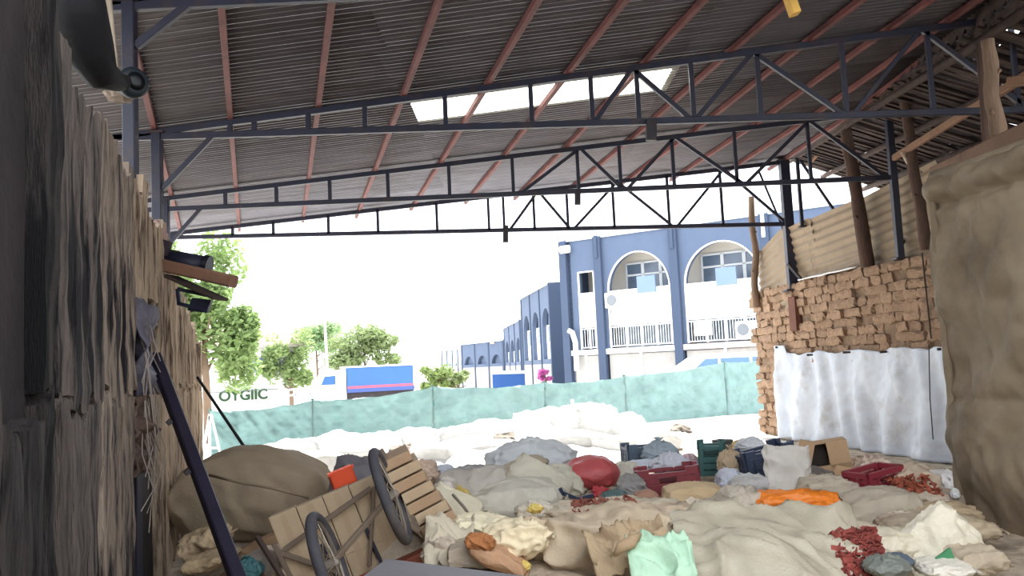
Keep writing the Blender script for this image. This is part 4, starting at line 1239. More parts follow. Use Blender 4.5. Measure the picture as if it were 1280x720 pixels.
tp_ = empty('orange_container', U(432, 596, 6.7), 'small bright orange plastic container on the cart load', 'container')
mo = mat((238, 92, 56), 0.08, 3, 0.45, 0.05)
bb = U(431, 606, 6.7); Ro = axes(20, 18)
for (lo, hi) in (((-.09, -.06, 0), (.09, .06, .012)), ((-.09, -.06, 0), (.09, -.05, .12)), ((-.09, .05, 0), (.09, .06, .12)), ((-.09, -.06, 0), (-.08, .06, .12)), ((.08, -.06, 0), (.09, .06, .12)), ((-.1, -.07, .11), (.1, -.055, .13))):
    MB().frame(bb, Ro @ Vector((1, 0, 0)), Ro @ Vector((0, 1, 0)), Ro @ Vector((0, 0, 1)), lo, hi).build('container_wall', mo, tp_)
tied_bag('tiny red plastic bag behind the canvas bundle', 320, 569, 14, 9, (232, 60, 84), D=8.6, neck=False, anchor=False)
# cart ---------------------------------------------------------------------------------------
cx_ = Vector((0.93, 0.16, 0.33)).normalized()
cy_ = Vector((-0.16, 1, 0.0)); cy_ = (cy_ - cx_ * cy_.dot(cx_)).normalized()
cz_ = cx_.cross(cy_)
CO = U(452, 644, 5.35)
cart = empty('hand_cart', CO - Vector((0, 0, 0.55)), 'tipped-over two-wheeled hand cart with spoked bicycle wheels', 'cart')
m_rod = mat((120, 104, 90), 0.2, 4, 0.6, 0.2, dirt=(80, 62, 52))
m_tire = mat((72, 70, 76), 0.2, 4, 0.8, 0.3, dirt=(104, 94, 84))
m_rim = mat((150, 140, 128), 0.15, 4, 0.45, 0.1, metal=0.5)
def CL(x, y, z): return CO + cx_ * x + cy_ * y + cz_ * z
def wheel(c, r, tilt=0.0):
    n = 40
    nn = (cx_ + cy_ * tilt).normalized()
    a_ = cz_; b_ = nn.cross(a_).normalized()
    def ring(rr, rt, k_=10):
        vs, fs = [], []
        for i in range(n):
            t = 2 * math.pi * i / n
            d = a_ * math.cos(t) + b_ * math.sin(t)
            for k in range(k_):
                s = 2 * math.pi * k / k_
                vs.append(c + d * (rr + rt * math.cos(s)) + nn * rt * math.sin(s))
        for i in range(n):
            for k in range(k_):
                fs.append((i * k_ + k, ((i + 1) % n) * k_ + k, ((i + 1) % n) * k_ + (k + 1) % k_, i * k_ + (k + 1) % k_))
        return MB().add(vs, fs)
    w_ = ring(r, 0.03).build('wheel_tire', m_tire, cart, True)
    ring(r - 0.03, 0.012, 6).build('rim', m_rim, w_, True)
    MB().tube([c - nn * 0.05, c - nn * 0.03, c + nn * 0.03, c + nn * 0.05], [0.015, 0.03, 0.03, 0.015], 10).build('hub', m_rim, w_)
    sp = MB()
    for i in range(20):
        t = 2 * math.pi * i / 20
        d = a_ * math.cos(t) + b_ * math.sin(t)
        sp.tube([c + nn * (0.035 if i % 2 else -0.035), c + d * (r - 0.03)], 0.0035, 4, False)
    sp.build('spokes', m_rim, w_)
W1 = U(488, 620, 5.25); W2 = U(413, 706, 4.85)
wheel(W1, 0.27, -0.1); wheel(W2, 0.27, -0.1)
MB().bar(W1, W2, 0.03, 0.03, 0.004).build('axle', m_rod, cart)
yb0 = 0.26
for a, b in (((-.52, -.04), (.1, .1)), ((-.56, -.03), (-.22, -.34)), ((.12, .1), (-.08, -.34)), ((-.56, .02), (-.52, -.42)), ((.24, .3), (.36, -.42)), ((-.5, -.42), (.36, -.42))):
    MB().bar(CL(a[0], yb0 - 0.03, a[1]), CL(b[0], yb0 - 0.03, b[1]), 0.022, 0.03, 0.003).build('frame_rod', m_rod, cart)
for x in (-.3, -.02):
    MB().bar(CL(x, yb0 - 0.02, -.1), CL(x + 0.02, yb0 - 0.02, -.45), 0.03, 0.02, 0.003).build('frame_slat', mat((50, 48, 62), 0.2, 3, 0.6, 0.1), cart)
# cartons in the cart
def carton(label, x0, x1, z0, z1, y0, y1, mt=m_card, flap=True):
    o = CL((x0 + x1) / 2, (y0 + y1) / 2, z0)
    root = empty('cardboard_carton', o, label, 'carton', 'cartons in the cart')
    fr_ = (CO, cx_, cy_, cz_)
    g_ = 0.006
    MB().frame(*fr_, (x0, y0, z0), (x1, y1, z1)).build('box_body', mt, root)
    nfl = 2
    for k in range(nfl):
        zz0 = z0 + (z1 - z0) * k / nfl; zz1 = z0 + (z1 - z0) * (k + 1) / nfl
        MB().frame(*fr_, (x0 + g_, y0 - 0.006, zz0 + g_), (x1 - g_, y0, zz1 - g_)).build('flap', mt, root)
    MB().frame(*fr_, ((x0 + x1) / 2 - 0.02, y0 - 0.008, z0 + 0.01), ((x0 + x1) / 2 + 0.02, y0 - 0.006, z1 - 0.01)).build('tape', m_tape, root)
    return root
m_tape = mat((176, 152, 124), 0.06, 4, 0.5, 0.05)
m_carton = mat((184, 162, 134), 0.08, 4, 0.85, 0.12, 20, dirt=(164, 140, 114), dscale=1.5)
carton('tall brown carton at the left end of the cart load', -.54, -.37, -.62, .17, yb0, yb0 + .1, m_carton)
carton('second brown carton of the cart load behind the lower wheel', -.365, -.2, -.62, .165, yb0 + .008, yb0 + .1, m_carton)
carton('third brown carton of the cart load between the two wheels', -.195, -.03, -.62, .165, yb0 + .003, yb0 + .1, m_carton)
carton('fourth brown carton of the cart load right behind the upper wheel', -.025, .16, -.62, .16, yb0 + .01, yb0 + .1, m_carton)
for q_ in ((-1.5, 4.6), (-1.25, 5.0), (-1.0, 4.6), (-.75, 4.9), (-.6, 5.4), (-1.0, 5.3), (-1.2, 4.2), (-.8, 4.2)): ANCH.append((q_[0], q_[1], 0.08, .3))
MB().frame(CO, cx_, cy_, cz_, (-.24, .05, -.6), (.3, .2, -.36), 0.01).build('red_board', mat((150, 84, 66), 0.2, 4, 0.8, 0.3), None, label='reddish board lying under the cart frame', cat='board')
# leaning bundle of flattened cartons behind the upper wheel
rb = random.Random(77)
for k in range(9):
    yb = 0.1 + 0.0 * k
    zc = 0.2 - k * 0.075
    o = CL(.3 + 0.016 * k, 0.1, zc)
    q = MB().frame(o, (cx_ + cy_ * 0.5).normalized(), cy_, (cz_ - cx_ * 0.05).normalized(), (-.1 + rb.uniform(-.015, .015), 0, -.03), (.12 + rb.uniform(-.02, .02), .5, .034), 0.006)
    q.build('flattened_carton', m_carton if k % 2 else m_card_d, None, label='%s flattened brown carton in the leaning bundle beside the upper cart wheel' % ['topmost', 'second from top', 'third from top', 'fourth from top', 'middle', 'fourth from bottom', 'third from bottom', 'second from bottom', 'lowest'][k], cat='carton', group='bundle of flattened cartons')
crate('small dark blue tray on top of the flattened cartons', 506, 611, 26, 22, (58, 66, 92), D=5.7, roll=14, yaw=10)
sack('rumpled brown bundle behind the upper cart wheel', 512, 598, 66, 36, (170, 148, 132), D=6.6, dep=0.5, wr=1.8)
# dark grey board in front
gb = MB().slab(lambda u, v: U(452 + 200 * u, 0, 4.3).lerp(U(452 + 200 * u, 0, 4.3), 0) * 0 + Vector((U(470 + 190 * u - 40 * (1 - v) , 740, 4.0).x, 3.62 + 0.72 * v, UZ(0, 0, 1).z * 0 + (U(470, 699, 4.34).z * (1 - u) + U(640, 721, 4.34).z * u) - 0.02 * (1 - v))), (0, 0, -1), 6, 4, 0.03)
gb.build('grey_panel', mat((110, 108, 112), 0.1, 3, 0.6, 0.1, 12), None, label='flat dark grey panel lying at the bottom edge of the view', cat='panel')
ANCH.append((U(540, 710, 4.1).x, 4.0, 0.45, .4))

# left-middle of the heap
sack('bluish white sack at the back left of the heap', 548, 597, 46, 24, (206, 212, 226), zb=0.4, dep=0.5)
sack('grey quilted sack right of the bluish sack', 588, 598, 54, 26, (176, 174, 176), zb=0.4, dep=0.5, wr=1.5)
sack('pale crumpled cloth sack behind the zipped bag', 574, 622, 66, 34, (200, 194, 184), zb=0.35, dep=0.5)
sack('mustard-yellow cloth tucked between the pale sacks', 572, 620, 34, 22, (206, 180, 104), D=7.0, dep=0.2, roll=-30, wr=2.6, name='loose_cloth', cat='cloth')
zb_ = sack('cream zipped bag slanting beside the flattened cartons', 566, 640, 62, 24, (214, 206, 184), D=6.5, dep=0.3, pitch=60, roll=-30, box=0.6, name='zipped_bag', cat='bag', wr=0.6)
MB().tube([U(566, 618, 6.2), U(580, 634, 6.15), U(592, 652, 6.2)], 0.012, 6).build('zip_strip', mat((120, 110, 100), 0.2, 4, 0.6, 0.1), zb_, True, label='dark zip strip')
sack('small round pale bag behind the cream zipped bag', 552, 612, 30, 26, (216, 206, 196), D=6.8, dep=0.3)
sack('large smooth white sack in the left middle of the heap', 645, 632, 118, 54, (212, 206, 192), D=7.15, dep=0.7, box=0.35, pinch=0.5, n=24, wr=0.7, roll=6)
bp_ = sack('cream sack with a pale blue print patch', 672, 610, 74, 30, (214, 208, 190), D=7.7, dep=0.4, pitch=64, roll=-34, pinch=0.6, box=0.55, n=24, wr=0.6)
MB().slab(lambda u, v: U(664 + 24 * u, 612 + 14 * v - 6 * u, 7.36) + Vector((0, 0.02 * math.sin(3 * u), 0)), (0, -1, 0), 4, 4, 0.004).build('blue_print', mat((160, 206, 220), 0.1, 8, 0.7, 0), bp_, True, label='pale blue print patch')
tied_bag('big clear bluish plastic bag behind the red bag', 664, 578, 104, 46, (236, 241, 248), zb=0.45, D=8.8, wr=1.2, n=24, dep=0.7, neck=False, transl=0.25)
sack('beige blanket roll under the clear plastic bag', 652, 588, 62, 26, (192, 178, 158), D=8.4, roll=14, dep=0.4)
tied_bag('bulging red plastic bag in the middle of the heap', 738, 594, 66, 44, (208, 96, 98), D=8.0, n=24, dep=0.5, neck=False, wr=0.3, transl=0.2)
tied_bag('knotted red neck hanging below the bulging red bag', 751, 617, 22, 18, (206, 74, 82), D=7.7, neck=True, name='bag_knot', roll=170, dep=0.15)
hg = empty('black_frame_piece', U(708, 630, 7.3), 'black angular plastic piece between the cream sack and the red bag', 'plastic piece')
for a, b in (((690, 634), (703, 616)), ((703, 616), (722, 624)), ((722, 624), (742, 619)), ((703, 616), (700, 610))):
    MB().bar(U(*a, 7.25), U(*b, 7.25), 0.035, 0.03, 0.004).build('frame_arm', mat((42, 52, 72), 0.1, 3, 0.5, 0), hg)
sack('cream sack edge behind the black plastic piece', 708, 604, 52, 40, (206, 202, 184), D=7.9, dep=0.35, roll=-30)
sack('grey and white striped cloth bundle beside the maroon crate', 790, 613, 26, 30, (150, 146, 144), D=7.4, dep=0.25, wr=2.5, roll=30)
sack('dark teal rag beneath the red bag knot', 768, 624, 30, 18, (96, 116, 116), D=7.2, dep=0.25, wr=2.5)
sack('small reddish-tan pouch before the maroon crate', 806, 623, 28, 16, (168, 130, 110), D=7.0, dep=0.2)
sack('white knotted sack with a yellow lining', 668, 642, 44, 26, (222, 212, 196), D=6.6, dep=0.3, wr=1.6, n=18)
tied_bag('bright yellow scrap on the white knotted sack', 669, 637, 18, 10, (238, 212, 120), D=6.35, dep=0.1, neck=False, wr=2.2, anchor=False)
sack('cream sunlit sack lying left of the big beige sack', 606, 662, 70, 28, (238, 226, 196), D=5.5, dep=0.4, wr=1.4, roll=-8)
sack('large sunlit cream sack with deep folds', 650, 680, 80, 52, (236, 220, 186), D=5.15, dep=0.4, n=24, wr=1.4, roll=10)
sack('slim tan roll on top of the sunlit cream sack', 674, 664, 42, 20, (214, 190, 160), D=5.3, dep=0.18, roll=-24)
sack('brown paper sack slanting before the sunlit cream sack', 622, 700, 76, 30, (188, 148, 116), D=5.0, dep=0.4, roll=-28, box=0.5, name='paper_sack', wr=0.6)
sack('rust-brown cloth scrap beside the paper sack', 600, 680, 32, 14, (176, 116, 74), D=4.95, dep=0.2, wr=2.4, roll=-10)
tied_bag('yellow plastic scrap at the bottom of the heap', 648, 710, 28, 12, (228, 200, 112), D=5.05, dep=0.12, neck=False, wr=2.2)
sack('crumpled pinkish-beige sack right of the flattened cartons', 560, 672, 56, 46, (188, 172, 154), D=5.75, dep=0.4, wr=1.1)
sack('grey-beige carton-shaped sack at the bottom by the grey panel', 590, 696, 56, 34, (178, 164, 146), D=5.1, dep=0.4, box=0.7, pinch=0.2, wr=0.4)
sack('small torn pale sack at the corner of the cartons', 552, 694, 34, 40, (198, 184, 166), D=5.3, dep=0.25, wr=2.0)

drape('crumpled pale cloth spread over the sacks by the grey panel', 562, 678, 60, 42, (206, 194, 172), D=5.35, dep=0.35, amp=0.09, n=50)
drape('pinkish crumpled cloth draped behind the cream zipped bag', 586, 606, 90, 28, (198, 190, 180), D=7.4, dep=0.4, amp=0.07, n=44)
drape('wrinkled beige cloth over the right middle sacks', 1080, 632, 96, 26, (190, 178, 160), D=6.75, dep=0.4, amp=0.07, n=44)
drape('pale rumpled cloth between the tan pillow sack and orange sack', 900, 650, 76, 30, (196, 184, 166), D=6.2, dep=0.4, amp=0.08, n=44)
# centre foreground
A = sack('largest beige sack in the centre foreground with open mouth', 760, 684, 162, 90, (192, 174, 150), D=5.3, dep=0.7, n=24, box=0.42, pinch=0.35, wr=1.3, roll=2)
sack('long pale roll of sacking behind the largest beige sack', 770, 640, 160, 28, (206, 192, 172), D=6.5, dep=0.4, n=24, pinch=0.3, wr=1.4)
def scraps(label, cx, cy, w, h, D, col, n, name='scrap_pile', zthick=0.03, sz=0.03):
    rnd = random.Random(int(cx))
    mb = MB()
    C = U(cx, cy, D); L = w * D / F; H = h * D / F
    for k in range(n):
        t, s = rnd.uniform(-.5, .5), rnd.uniform(-.5, .5)
        p = C + Vector((t * L, s * 0.3, s * H + rnd.uniform(-.3, .3) * zthick))
        a = Vector((rnd.gauss(0, 1), rnd.gauss(0, 1), rnd.gauss(0, .5))).normalized() * sz * rnd.uniform(.5, 1.3)
        b = a.cross(Vector((rnd.gauss(0, 1), rnd.gauss(0, 1), rnd.gauss(0, 1)))).normalized() * sz * 0.45
        c = a.cross(b).normalized() * 0.006
        mb.add([p - a - b, p + a - b, p + a + b + c * 2, p - a + b, p - a - b + c, p + a - b + c, p + a + b + c * 3, p - a + b + c],
               [(0, 3, 2, 1), (4, 5, 6, 7), (0, 1, 5, 4), (1, 2, 6, 5), (2, 3, 7, 6), (3, 0, 4, 7)])
    return mb.build(name, mat(col, 0.35, 20, 0.85, 0.3, dirt=tuple(int(v * .6) for v in col), dscale=14), None, label=label, cat='scraps', kind='stuff')
scraps('brown-red rag scraps in the mouth of the largest beige sack', 757, 635, 76, 10, 5.75, (150, 92, 78), 260, sz=0.028)
drape('knotted brown-beige cloth bundle on the largest sack', 788, 686, 100, 46, (184, 160, 130), D=4.95, dep=0.3, amp=0.12, n=60, roll=14, name='knotted_bundle', cat='bundle', freq=1.8)
MB().tube([U(768, 694, 4.72), U(776, 684, 4.7), U(788, 678, 4.72), U(800, 668, 4.8)], [0.012, 0.03, 0.035, 0.015], 8).build('knot', cloth((176, 150, 120)), bpy.data.objects['knotted_bundle'], True)
drape('mint-green plastic bag at the bottom centre', 826, 704, 80, 44, (204, 240, 210), D=4.7, dep=0.22, amp=0.075, shiny=True, n=50, transl=0.2, name='plastic_bag', cat='bag', freq=1.3)
sack('flat folded grey-beige sack right of the largest sack', 850, 666, 92, 50, (184, 166, 144), D=5.7, dep=0.5, n=24, box=0.6, pinch=0.4, wr=1.2)
drape('wide shiny cream plastic sheet across the right foreground', 968, 694, 236, 84, (184, 174, 154), D=5.0, dep=0.8, amp=0.10, shiny=True, n=80, name='plastic_tarp', cat='plastic sheet', roll=-8, freq=1.6)
sack('square tan pillow-like sack before the maroon crate', 866, 627, 70, 40, (206, 180, 144), D=7.0, dep=0.4, n=24, box=0.55, pinch=0.35, wr=0.5)
sack('pale sloping sack right of the tan pillow sack', 906, 638, 72, 36, (196, 184, 168), D=6.7, dep=0.5, roll=16)
sack('crumpled white sack left of the orange sack', 928, 634, 46, 40, (204, 192, 176), D=6.4, dep=0.4, wr=2.0)
sack('dark brown-grey sack under the orange sack', 938, 664, 70, 36, (136, 118, 104), D=5.9, dep=0.4, roll=-16)
og = sack('bright orange sack lying on the right of the heap', 993, 632, 96, 34, (244, 136, 46), D=6.3, dep=0.3, n=24, box=0.5, pinch=0.35, roll=-4, wr=1.2, name='orange_sack', shiny=True)
drape('cream-yellow cloth hanging under the orange sack', 963, 652, 44, 26, (222, 200, 152), D=6.15, dep=0.2, amp=0.07)
sack('pinkish-grey striped sack below the orange sack', 1014, 666, 112, 42, (172, 150, 136), D=5.9, dep=0.4, n=24, roll=-10, wr=1.4)
sack('dark green-grey rag on the pinkish-grey sack', 1002, 650, 56, 14, (132, 130, 114), D=6.0, dep=0.25, wr=2.5)
tied_bag('small black plastic pot right of the orange sack', 1046, 632, 14, 20, (46, 46, 58), D=6.5, neck=False, dep=0.08)
sack('plump beige sack in the right middle of the heap', 1088, 646, 104, 52, (186, 174, 156), D=6.4, dep=0.5, n=24, roll=8, pinch=0.45, wr=0.7)
sack('long beige sack against the brown tarp edge', 1160, 650, 96, 36, (184, 162, 134), D=6.3, dep=0.5, n=24, wr=1.4)
sack('pale torn sack mouth between the two right sacks', 1122, 664, 48, 32, (202, 188, 168), D=5.9, dep=0.3, wr=2.2, roll=20)
sack('white crumpled sack with rag lumps by the wall', 1150, 632, 56, 26, (200, 184, 166), D=6.7, dep=0.35, wr=2.4)
sack('round cream plastic sack in the right foreground', 1118, 690, 62, 48, (218, 206, 182), D=5.25, dep=0.4, n=24, shiny=True, pinch=0.3)
gp_ = sack('tall cream plastic sack with a green triangle print', 1168, 688, 88, 48, (222, 212, 190), D=5.15, dep=0.36, pitch=66, n=24, shiny=True, roll=34, box=0.55, pinch=0.5)
tri = [U(1168, 700, 4.93), U(1188, 685, 4.93), U(1194, 699, 4.93)]
MB().add(tri + [p + Vector((0, 0.02, 0)) for p in tri], [(0, 2, 1), (3, 4, 5), (0, 1, 4, 3), (1, 2, 5, 4), (2, 0, 3, 5)]).build('green_print', mat((74, 138, 96), 0.1, 8, 0.6, 0), gp_, label='green triangle print')
sack('white plastic bag at the bottom right corner', 1180, 716, 56, 26, (226, 218, 204), D=4.8, dep=0.3, shiny=True)
scraps('dark red rag scraps spilling between the cream sheet and the sack', 1078, 698, 56, 56, 4.95, (150, 74, 66), 420, sz=0.03)
ANCH.append((U(1078, 698, 4.95).x, 4.95, 0.28, .15))
tied_bag('grey-green plastic bag at the bottom beside the red scraps', 1108, 712, 50, 26, (128, 132, 124), D=4.75, neck=False, dep=0.25)
tied_bag('dark blue-grey bag under the round cream sack', 1118, 704, 40, 16, (96, 108, 124), D=4.9, neck=False, dep=0.2)

# right-middle and back of the heap
cr1 = crate('maroon plastic crate in the middle of the heap', 836, 606, 74, 42, (132, 54, 62), D=7.6, roll=4, yaw=-6)
tied_bag('white plastic bag lying in the maroon crate', 838, 583, 44, 26, (220, 222, 232), D=7.95, wr=1.6, dep=0.3, neck=False, anchor=False)
sack('pale sack left of the maroon crate', 784, 596, 44, 36, (206, 200, 186), D=8.3, dep=0.4)
crate('slate-grey crate at the back holding a grey bag', 806, 570, 50, 30, (84, 98, 116), D=9.4, yaw=8)
tied_bag('grey plastic bag bulging from the slate-grey crate', 824, 568, 42, 28, (168, 182, 192), D=9.2, dep=0.35, neck=True, n=18)
sack('bluish white cloth under the slate-grey crate', 800, 584, 60, 14, (212, 218, 232), D=8.8, dep=0.4, wr=1.8)
tied_bag('pink-white bag right of the maroon crate', 862, 580, 26, 20, (232, 200, 210), D=8.6, dep=0.25, neck=False)
crate('dark green plastic crate standing behind the tan sack', 890, 573, 30, 42, (58, 98, 96), D=8.4, yaw=-12, ratio=1.1)
bk = empty('dark_bucket', U(903, 580, 9.0), 'dark olive bucket behind the dark green crate', 'bucket')
p0, p1 = U(903, 584, 9.0), U(903, 551, 9.0)
MB().tube([p0, p0.lerp(p1, .5), p1], [0.075, 0.085, 0.095], 20).build('bucket_body', mat((92, 92, 84), 0.1, 3, 0.6, 0.1), bk, True)
MB().tube([p1 - Vector((0, 0, .015)), p1 + Vector((0, 0, .01))], [0.105, 0.105], 20).build('bucket_rim', mat((70, 72, 68), 0.1, 3, 0.6, 0.1), bk, True)
tied_bag('brown paper bag between the green and blue crates', 914, 582, 30, 34, (190, 168, 140), D=8.0, dep=0.25, transl=0, shiny=False)
sack('bluish white narrow sack leaning below the blue crate', 912, 604, 28, 34, (204, 208, 220), D=7.5, dep=0.25, roll=50)
sack('pale grey bag before the dark blue crate', 934, 608, 46, 28, (196, 194, 192), D=7.4, dep=0.3, wr=1.6)
cr2 = crate('dark navy crate tilted beside the white standing sack', 958, 578, 64, 40, (58, 68, 92), D=7.9, roll=10, yaw=10)
tied_bag('white bag behind the dark navy crate', 938, 560, 34, 22, (228, 230, 234), D=8.9, dep=0.3, neck=False)
tied_bag('yellowish rag ball behind the dark green crate', 922, 560, 16, 14, (226, 196, 130), D=9.4, dep=0.2, neck=False)
sack('white standing sack with a pointed corner before the navy crate', 982, 591, 54, 30, (214, 208, 200), D=7.3, dep=0.42, pitch=80, box=0.6, pinch=0.6, n=24, roll=-6, ear=0.3, wr=0.8)
sack('dark sack shadowed under the open carton', 1018, 598, 46, 22, (120, 112, 106), D=7.7, dep=0.4)
# open carton
oc = U(1036, 572, 8.0)
Rc = axes(-14, 8)
ax, ay, az = Rc @ Vector((1, 0, 0)), Rc @ Vector((0, 1, 0)), Rc @ Vector((0, 0, 1))
L_, H_ = 0.36, 0.27
B_ = oc - az * H_ / 2
root = empty('open_carton', B_, 'open brown cardboard carton lying on the heap by the white plastic', 'carton')
t = 0.008
for nm, lo, hi in (('bottom_panel', (-L_ / 2, 0, 0), (L_ / 2, .3, t)), ('top_panel', (-L_ / 2, 0, H_ - t), (L_ / 2, .3, H_)), ('back_panel', (-L_ / 2, .3 - t, 0), (L_ / 2, .3, H_)),
                   ('side_panel', (-L_ / 2, 0, 0), (-L_ / 2 + t, .3, H_)), ('side_panel', (L_ / 2 - t, 0, 0), (L_ / 2, .3, H_)), ('front_flap', (0.0, -t, .03), (L_ / 2, 0, H_)), ('lower_flap', (-L_ / 2, -t, -0.02), (L_ / 2, 0, .07))):
    MB().frame(B_, ax, ay, az, lo, hi).build(nm, m_card, root)
fl = B_ - ax * L_ / 2 + az * 0.05
MB().frame(fl, (ay * -0.3 - ax * 0.7 + az * .3).normalized(), ay, (az + ax * .4).normalized(), (0, -t, 0), (.15, 0, H_ * .95)).build('side_flap', m_card, root)
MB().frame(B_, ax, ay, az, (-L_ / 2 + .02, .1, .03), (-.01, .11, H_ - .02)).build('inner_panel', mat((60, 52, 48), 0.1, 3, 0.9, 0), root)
ANCH.append((oc.x, oc.y + .15, B_.z, .2))
MB().slab(lambda u, v: U(1042 + 40 * u + 4 * v, 606 - 20 * v + 8 * (u - .5), 7.5 + 0.12 * v), (0, 1, 0.3), 4, 3, 0.012).build('flattened_carton', m_card, None, label='flattened pale carton leaning left of the small maroon crate', cat='carton')
tied_bag('clear wrinkled plastic bag behind the flattened carton', 1086, 588, 52, 28, (206, 184, 168), D=8.1, dep=0.3, neck=False, wr=1.8)
crate('small maroon lattice crate before the white plastic sheet', 1094, 603, 58, 32, (142, 50, 62), D=7.1, yaw=24, roll=6, dip=False)
sack('crumpled beige sack left of the small maroon crate', 1034, 614, 66, 34, (196, 182, 164), D=7.1, dep=0.4, wr=2.0)
sack('open beige sack full of rusty scraps by the brown tarp', 1136, 610, 56, 44, (204, 184, 162), D=7.1, dep=0.35, pinch=0.3, roll=-10)
scraps('rust-red rag scraps on the open beige sack', 1143, 610, 50, 20, 6.85, (158, 84, 64), 170, sz=0.026)
sack('white rags heaped at the foot of the white plastic sheet', 1182, 606, 44, 30, (214, 208, 206), D=7.6, dep=0.4, wr=2.4)
sack('pale lumpy sack under the rusty scraps sack', 1176, 626, 50, 24, (192, 174, 156), D=7.0, dep=0.4)
tied_bag('tiny white plastic cup-like bag by the brown tarp edge', 1194, 618, 10, 12, (240, 240, 240), D=6.9, neck=False, dep=0.06, anchor=False)

sack('broad beige sack wedged against the foot of the brown tarp', 1196, 668, 84, 40, (190, 172, 146), D=5.9, dep=0.5, wr=1.2)
sack('grey-beige sack behind the tall cream plastic sack', 1150, 664, 84, 34, (176, 160, 140), D=5.7, dep=0.5, wr=1.2)
sack('pale flat sack between the pink-grey sack and the plump beige sack', 1062, 672, 70, 26, (196, 180, 160), D=5.5, dep=0.4, wr=1.3)
sack('dusty sack at the very bottom right beside the tarp', 1214, 706, 60, 44, (186, 170, 148), D=5.0, dep=0.4)
# filler sacks bedded in the gaps
rb = random.Random(99)
FILL = [(200, 188, 168), (184, 166, 144), (212, 204, 190), (172, 156, 138), (196, 176, 148), (208, 200, 194)]
cnt = 0
tries = 0
placed = [(a[0], a[1]) for a in ANCH]
while cnt < 44 and tries < 4000:
    tries += 1
    px = rb.uniform(535, 1200); zb = rb.uniform(0.12, 0.3)
    py = rb.uniform(588, 715)
    p = UZ(px, py, zb)
    if p.y > 10.4 or p.y < 4.6 or p.x > AX(max(10.6, p.y)) - 1: continue
    if min((p.x - q[0]) ** 2 + (p.y - q[1]) ** 2 for q in placed) < 0.25 ** 2: continue
    placed.append((p.x, p.y))
    sack('rumpled pale sack half buried among the larger sacks of the heap', px, py, 480 / p.y, 210 / p.y, rb.choice(FILL), D=p.y, dep=rb.uniform(.35, .6), yaw=rb.uniform(-60, 60), roll=rb.uniform(-14, 14), n=12, wr=1.6, seam=False, group='half-buried sacks', anchor=False)
    cnt += 1

# sunlit white sacks before the fence
white = (244, 244, 242)
WS = []
for px, py, w, h, D in ((330, 576, 70, 26, 15.2), (372, 572, 60, 30, 15.4), (420, 568, 64, 34, 15.6), (470, 566, 70, 36, 15.7), (518, 562, 62, 30, 15.9), (560, 560, 56, 34, 16.1), (606, 556, 70, 36, 16.4), (650, 548, 72, 40, 16.8), (690, 542, 70, 46, 17.2), (735, 540, 66, 48, 17.6), (775, 548, 60, 40, 17.6), (710, 530, 52, 30, 18.4), (668, 532, 44, 26, 18.2), (455, 580, 80, 28, 14.2), (535, 578, 84, 30, 14.2), (610, 574, 88, 28, 14.4), (690, 566, 90, 32, 14.6), (760, 566, 80, 30, 14.8), (400, 584, 70, 24, 13.9), (820, 556, 60, 24, 15.6), (350, 584, 60, 20, 14.2)):
    WS.append(sack('white bulging sack in the sunlit heap before the green fence', px, py - 3, w * 1.05, h * 1.25, white, D=D, dep=0.9, n=12, wr=0.8, pinch=0.35, transl=0.4, seam=False, group='sunlit white sacks', yaw=rb.uniform(-20, 20), anchor=False))
box_ = empty('white_carton', U(733, 520, 18.2), 'white upright open box on top of the sunlit heap', 'box')
bo = U(732, 520, 18.2)
for lo, hi in (((-.24, 0, -.2), (.24, .02, .22)), ((-.24, 0, -.2), (-.22, .35, .34)), ((.22, 0, -.2), (.24, .35, .2)), ((-.24, .33, -.2), (.24, .35, .25)), ((-.24, 0, -.2), (.24, .35, -.18))):
    MB().frame(bo, Vector((1, 0.1, 0)).normalized(), Vector((-0.1, 1, 0)).normalized(), Vector((0, 0, 1)), lo, hi).build('box_panel', m_wht, box_)
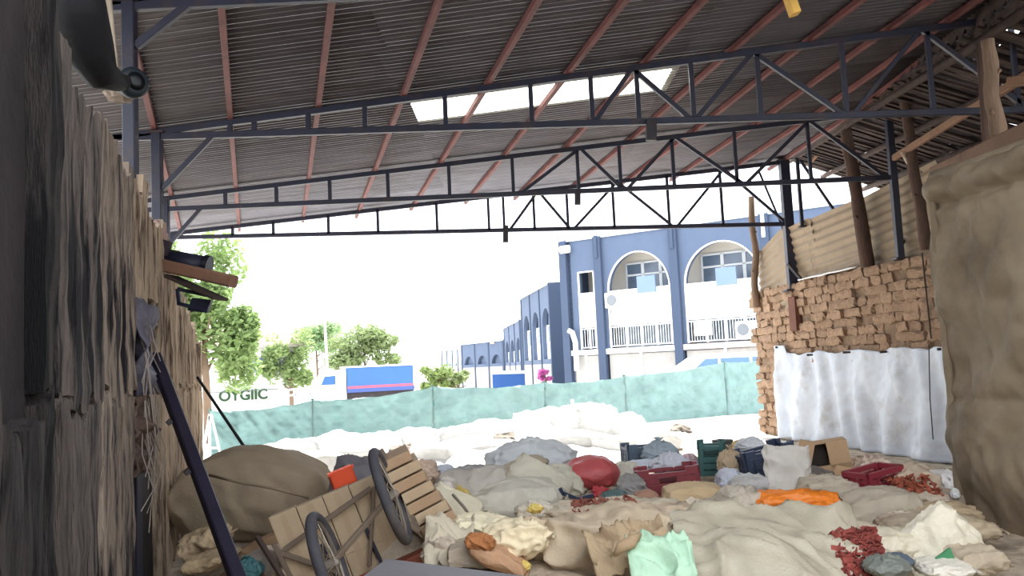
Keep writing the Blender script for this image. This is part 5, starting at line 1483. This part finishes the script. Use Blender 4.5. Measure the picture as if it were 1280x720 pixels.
for k, (px, py) in enumerate(((500, 562), (630, 545), (850, 536), (360, 588))):
    drape(['small dark scrap on the sunlit white sacks', 'grey film scrap high on the sunlit heap', 'pale rag on the bright bare ground', 'torn rag behind the canvas bundle'][k], px, py, 26, 7, (150, 140, 128), D=13.8, dep=0.3, amp=0.05, n=14, anchor=False)

# the bedding layer under everything
def heapz(x, y):
    num = den = 0.0
    for ax_, ay_, az_, r_ in ANCH:
        d2 = (x - ax_) ** 2 + (y - ay_) ** 2
        wgt = 1 / (d2 + 0.03) ** 2
        num += wgt * max(0.05, az_); den += wgt
    z = num / den
    edge = min(1.0, max(0, (x - (WX(max(y, 1)) + 0.05)) / 0.5)) * min(1.0, max(0, (AX(y) - 0.2 - x) / 0.6)) * min(1, max(0, (y - 3.4) / 0.7)) * min(1, max(0, (10.9 - y) / 1.6))
    return max(0.01, (z - 0.07) * edge * 0.95 + 0.045 * nz((x, y, 1), 2.4) + 0.03 * (ridge((x, y, 2), 4.0, 3) - 0.5) + 0.015 * nz((x, y, 4), 9))
NX, NY = 130, 170
hv = MB().grid(lambda u, v: Vector((-3.9 + 9.6 * u, 3.4 + 12.4 * v, heapz(-3.9 + 9.6 * u, 3.4 + 12.4 * v))), NX, NY)
hv.build('heap_bedding', mat((186, 170, 150), 0.3, 7, 0.9, 0.6, 24, dirt=(128, 112, 98), dscale=5, dlo=0.48, dhi=0.7), None, True, 'trodden layer of mixed rags and sacking under the heap', 'rags', kind='stuff')
# mound carrying the sunlit sacks
mz = lambda x, y: 0.0
mnd = MB().grid(lambda u, v: Vector((-5.5 + 8.4 * u, 13.2 + 5.6 * v, -0.12 + max(0, (0.3 + 0.25 * nz((u * 4, v * 3, 3)) + (0.35 * u if u < 0.85 else 0.3)) * math.sin(math.pi * min(1, max(0, v))) ** 0.6 * min(1, 4 * u, 4 * (1 - u))) + 0.04 * nz((u * 30, v * 20, 2)))), 70, 40)
mnd.build('white_rag_mound', mat((240, 239, 236), 0.06, 3, 0.9, 0.3, 14), None, True, 'bright white mound of rags under the sunlit sacks', 'rags', kind='stuff')
